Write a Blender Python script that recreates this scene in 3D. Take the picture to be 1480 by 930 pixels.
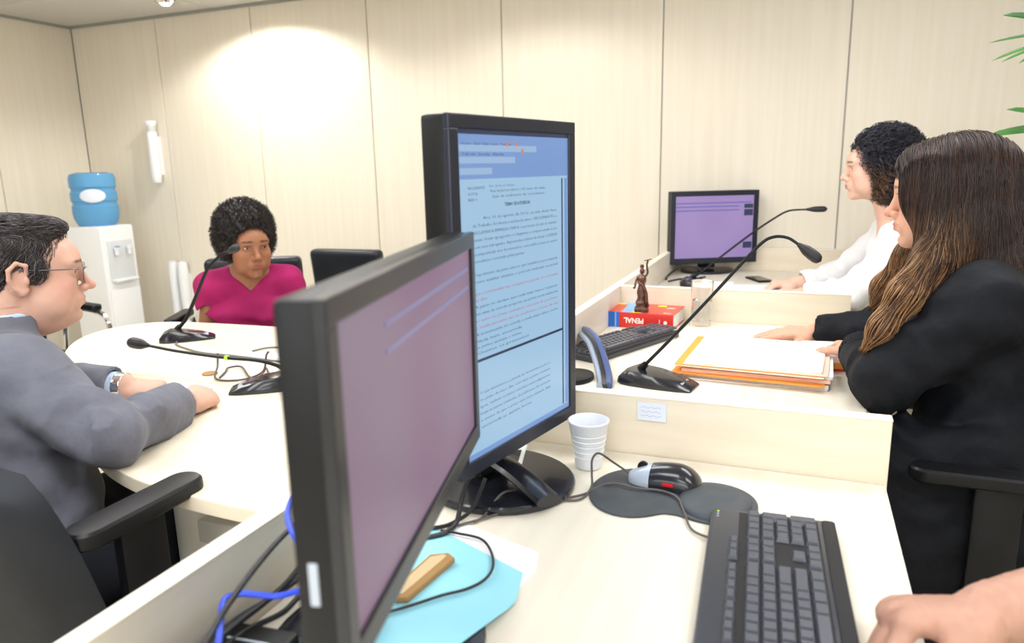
import bpy, bmesh, math, random
import numpy as np
from mathutils import Vector, Matrix
for o in list(bpy.data.objects): bpy.data.objects.remove(o)
C = bpy.context.scene.collection
SC = bpy.context.scene
PI = math.pi
rnd = random.Random(7)

# ---------------------------------------------------------------- camera
cam_d = bpy.data.cameras.new('camera'); cam = bpy.data.objects.new('camera', cam_d); C.objects.link(cam)
cam_d.sensor_width = 36.0; cam_d.lens = 25.3; cam_d.clip_start = 0.05
CX = np.array([0.929219, -0.057597, 0.365014]); CY = np.array([0.368931, 0.200825, -0.907502]); CZ = np.array([-0.021034, 0.977932, 0.207860])
cam.matrix_world = Matrix(((CX[0], CX[1], CX[2], 0), (CY[0], CY[1], CY[2], 0), (CZ[0], CZ[1], CZ[2], 1.257), (0, 0, 0, 1)))
cam_d.dof.use_dof = True; cam_d.dof.focus_distance = 1.55; cam_d.dof.aperture_fstop = 4.0
SC.camera = cam
# ---------------------------------------------------------------- world, lights, exposure
SC.view_settings.view_transform = 'Standard'; SC.view_settings.look = 'None'
SC.view_settings.gamma = 1.0; SC.view_settings.use_curve_mapping = False
SC.view_settings.exposure = 0.0
w = bpy.data.worlds.new('world'); SC.world = w; w.use_nodes = True
w.node_tree.nodes['Background'].inputs[0].default_value = (1, 1, 1, 1)
w.node_tree.nodes['Background'].inputs[1].default_value = 0.3
def area(name, loc, size, power, rot=(0, 0, 0), col=(1, 1, 1), sizey=None):
    l = bpy.data.lights.new(name, 'AREA'); l.shape = 'RECTANGLE'; l.size = size; l.size_y = sizey or size
    l.energy = power; l.color = col
    o = bpy.data.objects.new(name, l); o.location = loc; o.rotation_euler = rot; C.objects.link(o); return o
PANELS = [(-2.9, 1.9), (-1.2, 1.9), (0.6, 2.1), (-2.6, 0.0), (-0.8, 0.1), (1.1, 0.3), (0.0, -1.5)]
for i, (x, y) in enumerate(PANELS):
    area('ceiling_lamp', (x, y, 2.235), 1.16, 13, col=(0.95, 0.975, 1.0), sizey=0.56)
area('front_fill', (-.6, -2.45, 1.45), 3.6, 62, rot=(math.radians(-90), 0, 0), col=(.93, .965, 1.0), sizey=1.1)  # frontal fill added behind the camera, not light from a known window
for (x, y, e) in [(-3.0, 3.36, 46), (-1.3, 3.0, 16)]:  # left spot makes the wall scallop; weaker second one added to brighten mid-wall
    l = bpy.data.lights.new('wall_washer_and_fill', 'SPOT'); l.energy = e; l.spot_size = math.radians(152); l.spot_blend = 0.35
    l.shadow_soft_size = 0.03; l.color = (1.0, 0.97, 0.9)
    o = bpy.data.objects.new('wall_washer_and_fill', l); o.location = (x, y, 2.225); C.objects.link(o)

# ---------------------------------------------------------------- helpers
def obj(name, me, m, parent=None, smooth=False, loc=None, rot=None):
    o = bpy.data.objects.new(name, me); C.objects.link(o)
    if m and not me.materials: me.materials.append(m)
    if parent: o.parent = parent
    if loc is not None: o.location = loc
    if rot is not None: o.rotation_euler = rot
    if smooth: me.polygons.foreach_set('use_smooth', [True] * len(me.polygons))
    return o
def tag(o, label, cat, group=None, kind=None):
    o['label'] = label; o['category'] = cat
    if group: o['group'] = group
    if kind: o['kind'] = kind
    return o
def thing(name, label, cat, loc=(0, 0, 0), rz=0, group=None, rot=None):
    o = bpy.data.objects.new(name, None); C.objects.link(o); o.location = loc
    o.rotation_euler = rot if rot else (0, 0, rz); o.empty_display_size = 0.05
    return tag(o, label, cat, group)
def struct(o): o['kind'] = 'structure'; return o
def frombm(bm, name='m'):
    me = bpy.data.meshes.new(name); bm.to_mesh(me); bm.free(); return me
def box(x0, x1, y0, y1, z0, z1, bev=0.0, seg=2, M=None):
    bm = bmesh.new(); bmesh.ops.create_cube(bm, size=1)
    for v in bm.verts:
        v.co = Vector(((x0 + x1) / 2 + v.co.x * (x1 - x0), (y0 + y1) / 2 + v.co.y * (y1 - y0), (z0 + z1) / 2 + v.co.z * (z1 - z0)))
    if bev > 0: bmesh.ops.bevel(bm, geom=bm.edges[:], offset=bev, segments=seg, affect='EDGES', profile=0.6)
    if M: bmesh.ops.transform(bm, matrix=M, verts=bm.verts)
    return frombm(bm)
def joinmesh(*ms):
    bm = bmesh.new()
    for m in ms: bm.from_mesh(m)
    me = frombm(bm)
    for m in ms: bpy.data.meshes.remove(m)
    return me
def prism(pts, z0, z1, bev=0.0, seg=2):
    bm = bmesh.new(); vs = [bm.verts.new((p[0], p[1], z0)) for p in pts]; f = bm.faces.new(vs)
    f.normal_update()
    if f.normal.z > 0: f.normal_flip()
    r = bmesh.ops.extrude_face_region(bm, geom=[f])
    for v in r['geom']:
        if isinstance(v, bmesh.types.BMVert): v.co.z = z1
    bmesh.ops.recalc_face_normals(bm, faces=bm.faces[:])
    if bev > 0:
        es = [e for e in bm.edges if abs(e.verts[0].co.z - e.verts[1].co.z) < 1e-6]
        bmesh.ops.bevel(bm, geom=es, offset=bev, segments=seg, affect='EDGES', profile=0.6)
    return frombm(bm)
def rrect(cx, cy, w, h, r, n=5):
    p = []
    for sx, sy, a0 in ((1, 1, 0), (-1, 1, 90), (-1, -1, 180), (1, -1, 270)):
        for i in range(n + 1):
            a = math.radians(a0 + 90 * i / n); p.append((cx + sx * (w / 2 - r) + r * math.cos(a), cy + sy * (h / 2 - r) + r * math.sin(a)))
    return p
def ellpts(cx, cy, a, b, n=40): return [(cx + a * math.cos(2 * PI * i / n), cy + b * math.sin(2 * PI * i / n)) for i in range(n)]
def catmull(pts, sub=8):
    P = [Vector(p) for p in pts]
    if len(P) < 3: return P
    P = [2 * P[0] - P[1]] + P + [2 * P[-1] - P[-2]]; out = []
    for i in range(1, len(P) - 2):
        for j in range(sub):
            t = j / sub; a, b, c, d = P[i - 1:i + 3]
            out.append(0.5 * ((2 * b) + (c - a) * t + (2 * a - 5 * b + 4 * c - d) * t * t + (3 * b - a - 3 * c + d) * t ** 3))
    out.append(P[-2]); return out
def tube(pts, r, n=8, sub=8, smooth=True, flat=1.0):
    P = catmull(pts, sub) if smooth else [Vector(p) for p in pts]
    bm = bmesh.new(); rings = []; N = len(P); up = None
    for i, p in enumerate(P):
        t = (P[min(i + 1, N - 1)] - P[max(i - 1, 0)]).normalized()
        if up is None:
            up = Vector((0, 0, 1)) if abs(t.z) < .9 else Vector((1, 0, 0))
        s = t.cross(up).normalized(); up = s.cross(t).normalized()
        rr = r(i / (N - 1)) if callable(r) else r
        rings.append([bm.verts.new(p + s * (rr * math.cos(2 * PI * k / n)) + up * (rr * flat * math.sin(2 * PI * k / n))) for k in range(n)])
    for i in range(N - 1):
        for k in range(n):
            bm.faces.new((rings[i][k], rings[i][(k + 1) % n], rings[i + 1][(k + 1) % n], rings[i + 1][k]))
    bm.faces.new(rings[0][::-1]); bm.faces.new(rings[-1])
    bmesh.ops.recalc_face_normals(bm, faces=bm.faces[:])
    return frombm(bm)
def lathe(prof, n=32, cx=0, cy=0):
    bm = bmesh.new(); rings = []
    for r, z in prof:
        rings.append([bm.verts.new((cx + r * math.cos(2 * PI * k / n), cy + r * math.sin(2 * PI * k / n), z)) for k in range(n)] if r > 1e-5 else [bm.verts.new((cx, cy, z))])
    for a, b in zip(rings[:-1], rings[1:]):
        for k in range(n):
            if len(a) == 1 and len(b) == 1: continue
            if len(a) == 1: bm.faces.new((a[0], b[k], b[(k + 1) % n]))
            elif len(b) == 1: bm.faces.new((a[k], a[(k + 1) % n], b[0]))
            else: bm.faces.new((a[k], a[(k + 1) % n], b[(k + 1) % n], b[k]))
    bmesh.ops.recalc_face_normals(bm, faces=bm.faces[:])
    return frombm(bm)
def shade(o, ang=35):
    me = o.data; me.polygons.foreach_set('use_smooth', [True] * len(me.polygons))
    try: me.set_sharp_from_angle(angle=math.radians(ang))
    except Exception: pass
    return o
def sobj(name, me, m, parent=None, **k): return shade(obj(name, me, m, parent, **k))

# ---------------------------------------------------------------- materials
def mat(name, col, rough=0.5, metal=0.0, spec=0.5, coat=0.0, emit=None, es=1.0, trans=0.0, ior=1.45, alpha=1.0, sheen=0.0):
    m = bpy.data.materials.new(name); m.use_nodes = True; b = m.node_tree.nodes['Principled BSDF']
    b.inputs['Base Color'].default_value = (*col, 1); b.inputs['Roughness'].default_value = rough
    b.inputs['Metallic'].default_value = metal; b.inputs['Specular IOR Level'].default_value = spec
    b.inputs['Coat Weight'].default_value = coat; b.inputs['Transmission Weight'].default_value = trans
    b.inputs['IOR'].default_value = ior; b.inputs['Alpha'].default_value = alpha; b.inputs['Sheen Weight'].default_value = sheen
    if emit: b.inputs['Emission Color'].default_value = (*emit, 1); b.inputs['Emission Strength'].default_value = es
    return m
def noisy(m, c1, c2, scale=(1, 1, 1), ns=8, detail=4, bump=0.0, bscale=None, space='Object', dist=0.002):
    nt = m.node_tree; N = nt.nodes; L = nt.links; b = N['Principled BSDF']
    tc = N.new('ShaderNodeTexCoord'); mp = N.new('ShaderNodeMapping'); mp.inputs['Scale'].default_value = scale
    no = N.new('ShaderNodeTexNoise'); no.inputs['Scale'].default_value = ns; no.inputs['Detail'].default_value = detail
    cr = N.new('ShaderNodeValToRGB'); cr.color_ramp.elements[0].color = (*c1, 1); cr.color_ramp.elements[1].color = (*c2, 1)
    cr.color_ramp.elements[0].position = 0.3; cr.color_ramp.elements[1].position = 0.7
    L.new(tc.outputs[space], mp.inputs[0]); L.new(mp.outputs[0], no.inputs['Vector']); L.new(no.outputs[0], cr.inputs[0]); L.new(cr.outputs[0], b.inputs['Base Color'])
    if bump:
        n2 = N.new('ShaderNodeTexNoise'); n2.inputs['Scale'].default_value = bscale or ns * 3; n2.inputs['Detail'].default_value = 3
        bp = N.new('ShaderNodeBump'); bp.inputs['Strength'].default_value = bump; bp.inputs['Distance'].default_value = dist
        L.new(mp.outputs[0], n2.inputs['Vector']); L.new(n2.outputs[0], bp.inputs['Height']); L.new(bp.outputs[0], b.inputs['Normal'])
    return m
def s2l(r, g, b):
    f = lambda c: (c / 255 / 12.92) if c / 255 <= .04045 else ((c / 255 + .055) / 1.055) ** 2.4
    return (f(r), f(g), f(b))
M = {}
M['wall'] = noisy(mat('wall_veneer', (0, 0, 0), 0.42, spec=0.35), s2l(231, 222, 206), s2l(236, 229, 215), (22, 22, 0.8), 1.6, 5, 0.04)
M['wood'] = noisy(mat('maple_laminate', (0, 0, 0), 0.38, spec=0.35), s2l(230, 222, 206), s2l(238, 232, 219), (14, 1.2, 14), 2.2, 5, 0.02)
M['woodx'] = noisy(mat('maple_panel', (0, 0, 0), 0.4, spec=0.35), s2l(229, 216, 194), s2l(236, 226, 207), (1.4, 14, 16), 2.2, 5, 0.02)
M['edge'] = mat('maple_edge', s2l(246, 240, 224), 0.35)
M['joint'] = mat('joint_grey', s2l(186, 188, 182), 0.6)
M['ceil'] = noisy(mat('ceiling_tile', (0, 0, 0), 0.85), s2l(205, 203, 200), s2l(212, 210, 207), (1, 1, 1), 60, 3, 0.15)
M['grid'] = mat('ceiling_grid', s2l(190, 188, 182), 0.6)
M['floor'] = noisy(mat('floor_tile', (0, 0, 0), 0.35), s2l(205, 196, 172), s2l(216, 208, 186), (1, 1, 1), 6, 4)
M['white'] = mat('white_plastic', s2l(240, 242, 246), 0.35)
M['whitep'] = mat('white_paint', s2l(235, 235, 232), 0.6)
M['diff'] = mat('lamp_diffuser', (1, 1, 1), 0.5, emit=(1, 0.98, 0.95), es=4.0)
M['black'] = noisy(mat('black_plastic', (0, 0, 0), 0.36, spec=.3), s2l(20, 21, 25), s2l(26, 27, 31), (1, 1, 1), 20, 2, 0.08, 400, dist=0.0004)
M['gloss'] = mat('gloss_black', s2l(30, 32, 40), 0.22, coat=0.3)
M['bezel'] = mat('bezel_navy_black', s2l(34, 38, 52), 0.3)
M['mcase'] = mat('monitor_casing', s2l(20, 21, 23), 0.4, spec=.3)
M['bezel2'] = mat('bezel_silver_grey', s2l(44, 45, 48), 0.3, spec=.4)
M['leather'] = noisy(mat('black_leather', (0, 0, 0), 0.36, spec=.35), s2l(26, 30, 38), s2l(34, 38, 47), (1, 1, 1), 10, 3, 0.25, 160, dist=0.0008)
M['chrome'] = mat('chrome', (0.8, 0.8, 0.82), 0.12, metal=1.0)
M['grey'] = mat('grey_metal', s2l(130, 130, 128), 0.4, metal=0.4)
M['key'] = mat('keycap', s2l(86, 89, 98), 0.28)
M['kbd'] = mat('keyboard_body', s2l(56, 60, 70), 0.3)
M['kwell'] = mat('key_well', s2l(24, 25, 30), 0.6)
M['rubber'] = noisy(mat('gel_pad_fabric', (0, 0, 0), 0.55), s2l(58, 64, 70), s2l(70, 76, 82), (1, 1, 1), 30, 3, 0.1, 500, dist=0.0005)
M['silver'] = mat('silver_plastic', s2l(180, 190, 205), 0.3, metal=0.2)
M['cable'] = mat('black_cable', s2l(38, 38, 42), 0.45)
M['gcable'] = mat('grey_cable', s2l(92, 84, 82), 0.45)
M['bcable'] = mat('blue_cable', s2l(50, 80, 225), 0.4)
M['paper'] = mat('paper_white', s2l(244, 245, 250), 0.7)
M['paperb'] = mat('paper_pale_blue', s2l(155, 222, 242), 0.65)
M['orange'] = mat('orange_card', s2l(240, 160, 70), 0.6)
M['peach'] = mat('peach_paper', s2l(250, 210, 190), 0.65)
M['kraft'] = mat('kraft_paper', s2l(205, 180, 140), 0.7)
M['kraftd'] = mat('kraft_edge', s2l(165, 128, 80), 0.7)
M['red'] = mat('book_red', s2l(214, 50, 40), 0.35)
M['redtop'] = mat('book_red_cover', s2l(226, 78, 60), 0.35)
M['bblue'] = mat('book_blue', s2l(40, 110, 205), 0.35)
M['lblue'] = mat('book_light_blue', s2l(130, 180, 235), 0.4)
M['yellow'] = mat('tab_yellow', s2l(250, 222, 60), 0.5)
M['tpaper'] = mat('page_block', s2l(238, 236, 230), 0.8)
M['bronze'] = noisy(mat('bronze', (0, 0, 0), 0.35, metal=0.5), s2l(60, 38, 34), s2l(125, 88, 74), (1, 1, 1), 60, 3, 0.3, 120)
M['cup'] = mat('cup_plastic', s2l(244, 247, 252), 0.3, trans=0.05)
M['glass'] = mat('clear_glass', (1, 1, 1), 0.02, trans=1.0, ior=1.35)
M['water'] = mat('water', (0.97, 0.99, 1), 0.0, trans=1.0, ior=1.33)
M['bottle'] = mat('blue_bottle', s2l(112, 178, 228), 0.12, trans=0.25, ior=1.2)
M['leaf'] = noisy(mat('palm_leaf', (0, 0, 0), 0.4), s2l(30, 78, 25), s2l(62, 118, 40), (1, 1, 1), 9, 3)
M['stem'] = mat('palm_stem', s2l(90, 100, 50), 0.6)
M['soil'] = mat('soil', s2l(60, 45, 35), 0.9)
M['scr_blue'] = mat('screen_page', (0.02, 0.02, 0.02), 0.25, emit=s2l(160, 198, 228), es=0.93)
M['scr_bar'] = mat('screen_toolbar', (0.02, 0.02, 0.02), 0.25, emit=s2l(122, 158, 214), es=0.9)
M['scr_bar2'] = mat('screen_toolbar_light', (0.02, 0.02, 0.02), 0.25, emit=s2l(158, 188, 226), es=0.9)
M['scr_dark'] = mat('screen_dark_bar', (0.02, 0.02, 0.02), 0.25, emit=s2l(36, 50, 84), es=0.9)
M['scr_txt'] = mat('screen_text', (0.02, 0.02, 0.02), 0.3, emit=s2l(62, 80, 112), es=0.8)
M['scr_red'] = mat('screen_red_text', (0.02, 0.02, 0.02), 0.3, emit=s2l(196, 80, 110), es=0.9)
M['scr_org'] = mat('screen_orange_icon', (0.02, 0.02, 0.02), 0.3, emit=s2l(214, 130, 90), es=0.9)
M['led'] = mat('green_led', (0.1, 0.2, 0.02), 0.3, emit=s2l(190, 240, 60), es=1.0)
M['redled'] = mat('red_glow', (0.2, 0.0, 0.0), 0.3, emit=s2l(200, 20, 30), es=0.8)
def scr_purple(name, c1, c2, es, rough=0.3, spec=0.5):
    m = mat(name, (0.02, 0.02, 0.02), rough, emit=(1, 1, 1), es=es, spec=spec); nt = m.node_tree; N = nt.nodes; L = nt.links
    tc = N.new('ShaderNodeTexCoord'); no = N.new('ShaderNodeTexNoise'); no.inputs['Scale'].default_value = 3.0; no.inputs['Detail'].default_value = 1
    cr = N.new('ShaderNodeValToRGB'); cr.color_ramp.elements[0].color = (*c1, 1); cr.color_ramp.elements[1].color = (*c2, 1)
    cr.color_ramp.elements[0].position = .35; cr.color_ramp.elements[1].position = .65
    L.new(tc.outputs['Object'], no.inputs['Vector']); L.new(no.outputs[0], cr.inputs[0]); L.new(cr.outputs[0], N['Principled BSDF'].inputs['Emission Color'])
    return m
M['scrA'] = scr_purple('screen_mauve', s2l(146, 104, 140), s2l(158, 140, 158), 0.74, .4, .2)
M['scrAline'] = mat('screen_mauve_line', (0.02, 0.02, 0.02), 0.3, emit=s2l(128, 122, 170), es=0.75)
M['scrAband'] = mat('screen_plum_band', (0.02, 0.02, 0.02), 0.3, emit=s2l(128, 102, 140), es=0.75)
M['scrC'] = scr_purple('screen_violet', s2l(160, 134, 192), s2l(172, 148, 204), 0.88)
M['scrCline'] = mat('screen_violet_line', (0.02, 0.02, 0.02), 0.3, emit=s2l(120, 110, 190), es=0.85)
def vcol(name, rough=0.5, sss=0.0, spec=0.5, bump=0.0, bs=300, sheen=0.0, aniso=0.0, dist=0.0006):
    m = mat(name, (1, 1, 1), rough, spec=spec, sheen=sheen); nt = m.node_tree; b = nt.nodes['Principled BSDF']
    a = nt.nodes.new('ShaderNodeAttribute'); a.attribute_name = 'Col'; nt.links.new(a.outputs['Color'], b.inputs['Base Color'])
    if sss: b.inputs['Subsurface Weight'].default_value = sss; b.inputs['Subsurface Scale'].default_value = 0.008; b.inputs['Subsurface Radius'].default_value = (1, .35, .2)
    if bump:
        n2 = nt.nodes.new('ShaderNodeTexNoise'); n2.inputs['Scale'].default_value = bs; tc = nt.nodes.new('ShaderNodeTexCoord')
        bp = nt.nodes.new('ShaderNodeBump'); bp.inputs['Strength'].default_value = bump; bp.inputs['Distance'].default_value = dist
        nt.links.new(tc.outputs['Object'], n2.inputs['Vector']); nt.links.new(n2.outputs[0], bp.inputs['Height']); nt.links.new(bp.outputs[0], b.inputs['Normal'])
    return m
M['skin'] = vcol('skin', 0.5, 0.12, 0.4, 0.15, 500)
M['hair'] = vcol('hair', 0.42, 0, 0.5)
M['eye'] = vcol('eyeball', 0.12, 0, 0.6)
M['suit'] = noisy(mat('grey_suit_wool', (0, 0, 0), 0.85, spec=0.2, sheen=0.1), s2l(98, 100, 112), s2l(114, 116, 129), (1, 1, 1), 14, 4, 0.8, 14, dist=0.012)
M['trouser'] = noisy(mat('charcoal_trousers', (0, 0, 0), 0.8, spec=0.2), s2l(36, 38, 46), s2l(46, 48, 58), (1, 1, 1), 12, 4, 0.5, 16, dist=0.004)
M['blazer'] = noisy(mat('black_robe_cloth', (0, 0, 0), 0.75, spec=0.25), s2l(15, 17, 23), s2l(24, 27, 34), (1, 1, 1), 14, 4, 0.8, 12, dist=0.014)
M['blouse'] = noisy(mat('white_blouse', (0, 0, 0), 0.7, spec=0.2), s2l(236, 236, 240), s2l(244, 244, 247), (1, 1, 1), 12, 4, 0.6, 16, dist=0.006)
M['tshirt'] = noisy(mat('magenta_tshirt', (0, 0, 0), 0.8, spec=0.15), s2l(150, 32, 88), s2l(162, 40, 98), (1, 1, 1), 12, 4, 0.6, 20, dist=0.005)
M['shirt'] = mat('pale_blue_shirt', s2l(190, 212, 238), 0.7)
M['steel'] = mat('spectacle_metal', s2l(120, 118, 122), 0.3, metal=0.8)
M['lens'] = mat('spectacle_lens', (1, 1, 1), 0.02, trans=1.0, ior=1.05)
M['label'] = mat('bottle_label', s2l(225, 232, 245), 0.5)
M['ink'] = mat('ink', s2l(185, 188, 212), 0.7)
M['whiteink'] = mat('white_print', s2l(250, 245, 240), 0.5)
M['stripe'] = mat('cloth_seam', s2l(80, 82, 94), 0.85)

# ================================================================ ROOM
XL, XR, YB, YF, ZC = -4.71, 2.6, 3.75, -2.6, 2.263
def wall(name, verts_box, m=M['joint']): return struct(obj(name, box(*verts_box), m))
fl = wall('floor', (XL - .15, XR + .15, YF - .15, YB + .15, -.10, -.012), M['joint'])
tile_me = box(0, .596, 0, .596, -.012, 0, .002, 1); tile_me.materials.append(M['floor'])
for i in range(13):
    for j in range(11):
        x = XL + i * .6; y = YF + j * .6
        if x + .6 > XR + .2 or y + .6 > YB + .2: continue
        o = obj('floor_tile', tile_me, None, fl, loc=(x + .002, y + .002, 0))
cl = wall('ceiling', (XL - .15, XR + .15, YF - .15, YB + .15, ZC + .014, ZC + .1), M['grid'])
ct_me = box(0, 1.238, 0, .612, 0, .014, .003, 1); ct_me.materials.append(M['ceil'])
for i in range(6):
    for j in range(10):
        x = XL + .02 + i * 1.25; y = YB - .02 - (j + 1) * .62
        if x + 1.2 > XR: continue
        obj('ceiling_tile', ct_me, None, cl, loc=(x, y, ZC))
wb = wall('wall_back', (XL - .15, XR + .15, YB + .012, YB + .12, -.1, ZC + .1))
joints = [XL + .0, -3.951, -3.182, -2.36, -1.533, -.678, .159, .98, 1.80, XR]
for a, b in zip(joints[:-1], joints[1:]):
    obj('wall_panel', box(a + .003, b - .003, YB, YB + .014, 0, ZC - .012, .002, 1), M['wall'], wb)
wl = wall('wall_left', (XL - .12, XL - .012, YF - .1, YB + .012, -.1, ZC + .1))
jl = [YF, -1.7, -.9, -.1, .72, 1.52, 2.32, 3.12, YB]
for a, b in zip(jl[:-1], jl[1:]):
    obj('wall_panel', box(XL - .014, XL, a + .003, b - .003, 0, ZC - .012, .002, 1), M['wall'], wl)
wr = wall('wall_right', (XR, XR + .12, YF - .1, YB + .1, -.1, ZC + .1), M['wall'])
wf = wall('wall_front', (XL - .1, XR + .1, YF - .12, YF, -.1, ZC + .1), M['wall'])
wd = struct(obj('fill_window_1', joinmesh(box(-2.45, 1.25, YF, YF + .06, .84, .90), box(-2.45, 1.25, YF, YF + .06, 2.0, 2.06), box(-2.45, -2.39, YF, YF + .06, .9, 2.0), box(1.19, 1.25, YF, YF + .06, .9, 2.0), box(-.63, -.57, YF, YF + .06, .9, 2.0)), M['whitep']))  # frame and glowing panes added on the unseen front wall for the frontal fill
for a, b in ((-2.39, -.63), (-.57, 1.19)): obj('fill_pane', box(a, b, YF + .01, YF + .02, .9, 2.0), mat('fill_glow', (.5, .5, .5), .1, emit=(.92, .96, 1), es=2.0), wd)
# recessed troffers in the ceiling
WHERE = ['over the left end of the meeting table', 'over the right end of the meeting table', 'over the middle desk', 'left of the man in grey', 'over the near monitor', 'over the near desk edge', 'closest to the front wall']
for i, (x, y) in enumerate(PANELS):
    t = thing('ceiling_light', 'white recessed ceiling panel light ' + WHERE[i], 'ceiling light', (x, y, ZC), group='recessed ceiling panel lights')
    obj('frame', joinmesh(box(-.6, .6, -.3, -.29, -.012, .005), box(-.6, .6, .29, .3, -.012, .005), box(-.6, -.59, -.3, .3, -.012, .005), box(.59, .6, -.3, .3, -.012, .005)), M['whitep'], t)
    obj('diffuser', box(-.59, .59, -.29, .29, -.006, .0), M['diff'], t)
t = thing('downlight', 'small round recessed downlight with glass rim at the top left ceiling edge', 'downlight', (-3.5, 3.42, ZC))
sobj('trim_ring', lathe([(.03, -.002), (.055, -.004), (.06, -.012), (.05, -.03), (.042, -.03), (.036, -.006), (.03, -.002)], 24), M['chrome'], t)
sobj('bulb', lathe([(0, -.038), (.02, -.036), (.03, -.025), (.033, -.01), (.0, -.004)], 20), M['diff'], t)

# ================================================================ BENCH (desks, rim panel, cross panels)
RO, RI, RZ = -.598, -.572, .85
def panel_thing(label, x0, x1, y0, y1, along):
    t = thing('partition_panel', label, 'partition', ((x0 + x1) / 2, (y0 + y1) / 2, 0))
    cx, cy = (x0 + x1) / 2, (y0 + y1) / 2
    obj('board', box(x0 - cx, x1 - cx, y0 - cy, y1 - cy, 0, RZ - .002, .001, 1), M['wood'] if along == 'y' else M['woodx'], t)
    obj('edge_band', box(x0 - cx - .0006, x1 - cx + .0006, y0 - cy - .0006, y1 - cy + .0006, RZ - .002, RZ + .001, .001, 2), M['edge'], t)
    return t
panel_thing('long pale maple privacy panel along the left of all three desks', RO, RI, -.3, 3.742, 'y')
panel_thing('low maple cross panel behind the white cup, with a small note stuck on it', RI, .155, 1.235, 1.261, 'x')
panel_thing('low maple cross panel behind the red book, in front of the woman in white', RI, .16, 2.436, 2.46, 'x')
panel_thing('low maple panel against the back wall behind the farthest monitor', RI, .19, 3.718, 3.742, 'x')
def desk(label, y0, y1):
    t = thing('desk', label, 'desk', (0, (y0 + y1) / 2, 0)); c = (y0 + y1) / 2
    obj('desktop', box(RI + .001, .150, y0 - c, y1 - c, .715, .74, .002, 2), M['wood'], t)
    obj('edge_band', box(.150, .152, y0 - c, y1 - c, .715, .7398), M['edge'], t)
    for s in (y0 - c + .004, y1 - c - .026):
        obj('side_panel', box(RI + .001, .08, s, s + .022, 0, .715), M['woodx'], t)
    return t
desk('pale maple desktop in the foreground with the keyboard and mouse on it', -.3, 1.233)
desk('middle pale maple desk with the red book and case files on it', 1.263, 2.434)
desk('farthest pale maple desk carrying the small violet-screened monitor', 2.462, 3.716)
n = thing('sticky_note', 'small lavender paper note stuck below the rim of the cross panel', 'note', (-.229, 1.2335, .824))
obj('sheet', box(-.026, .026, -.0008, .0, -.017, .017), M['label'], n)
for k in range(3): obj('handwriting', tube([(-.02 + i * .004, -.0012, .008 - k * .008 + .0012 * ((i * 7 + k) % 3 - 1)) for i in range(10)], .0004, 4, 2), M['ink'], n)

# meeting table
tb = thing('meeting_table', 'large pale maple meeting table with curved left end', 'table', (-1.4, 1.4, 0))
pts = catmull([(-.6, .815, 0), (-.93, .825, 0), (-1.13, .865, 0), (-1.33, .96, 0), (-1.6, 1.12, 0), (-1.93, 1.36, 0), (-2.13, 1.54, 0), (-2.22, 1.70, 0), (-2.2, 1.84, 0), (-2.07, 1.92, 0), (-1.745, 1.95, 0), (-1.2, 1.97, 0), (-.6, 1.98, 0)], 6)
pts = [(p.x + 1.4, p.y - 1.4) for p in pts]
obj('tabletop', prism(pts, .712, .74, .003), M['woodx'], tb)
sobj('leg', lathe([(.0, 0), (.035, 0), (.035, .68), (.06, .69), (.06, .712), (0, .712)], 24, .31, -.41), M['whitep'], tb)
sobj('leg', lathe([(.0, 0), (.055, 0), (.055, .68), (.09, .69), (.09, .712), (0, .712)], 24, -.6, .3), M['whitep'], tb)
obj('leg', box(.66, .70, -.35, .45, 0, .712, .004), M['whitep'], tb)
obj('crossbeam', box(.31, .7, -.43, -.39, .55, .60, .005), M['whitep'], tb)
f = thing('footrest_box', 'dark floor box on the floor beneath the meeting table', 'box', (-1.72, 1.72, 0))
obj('case', box(-.16, .16, -.12, .12, 0, .22, .01), M['black'], f)
obj('lid', box(-.15, .15, -.11, .11, .22, .232, .004), M['mcase'], f)

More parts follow.
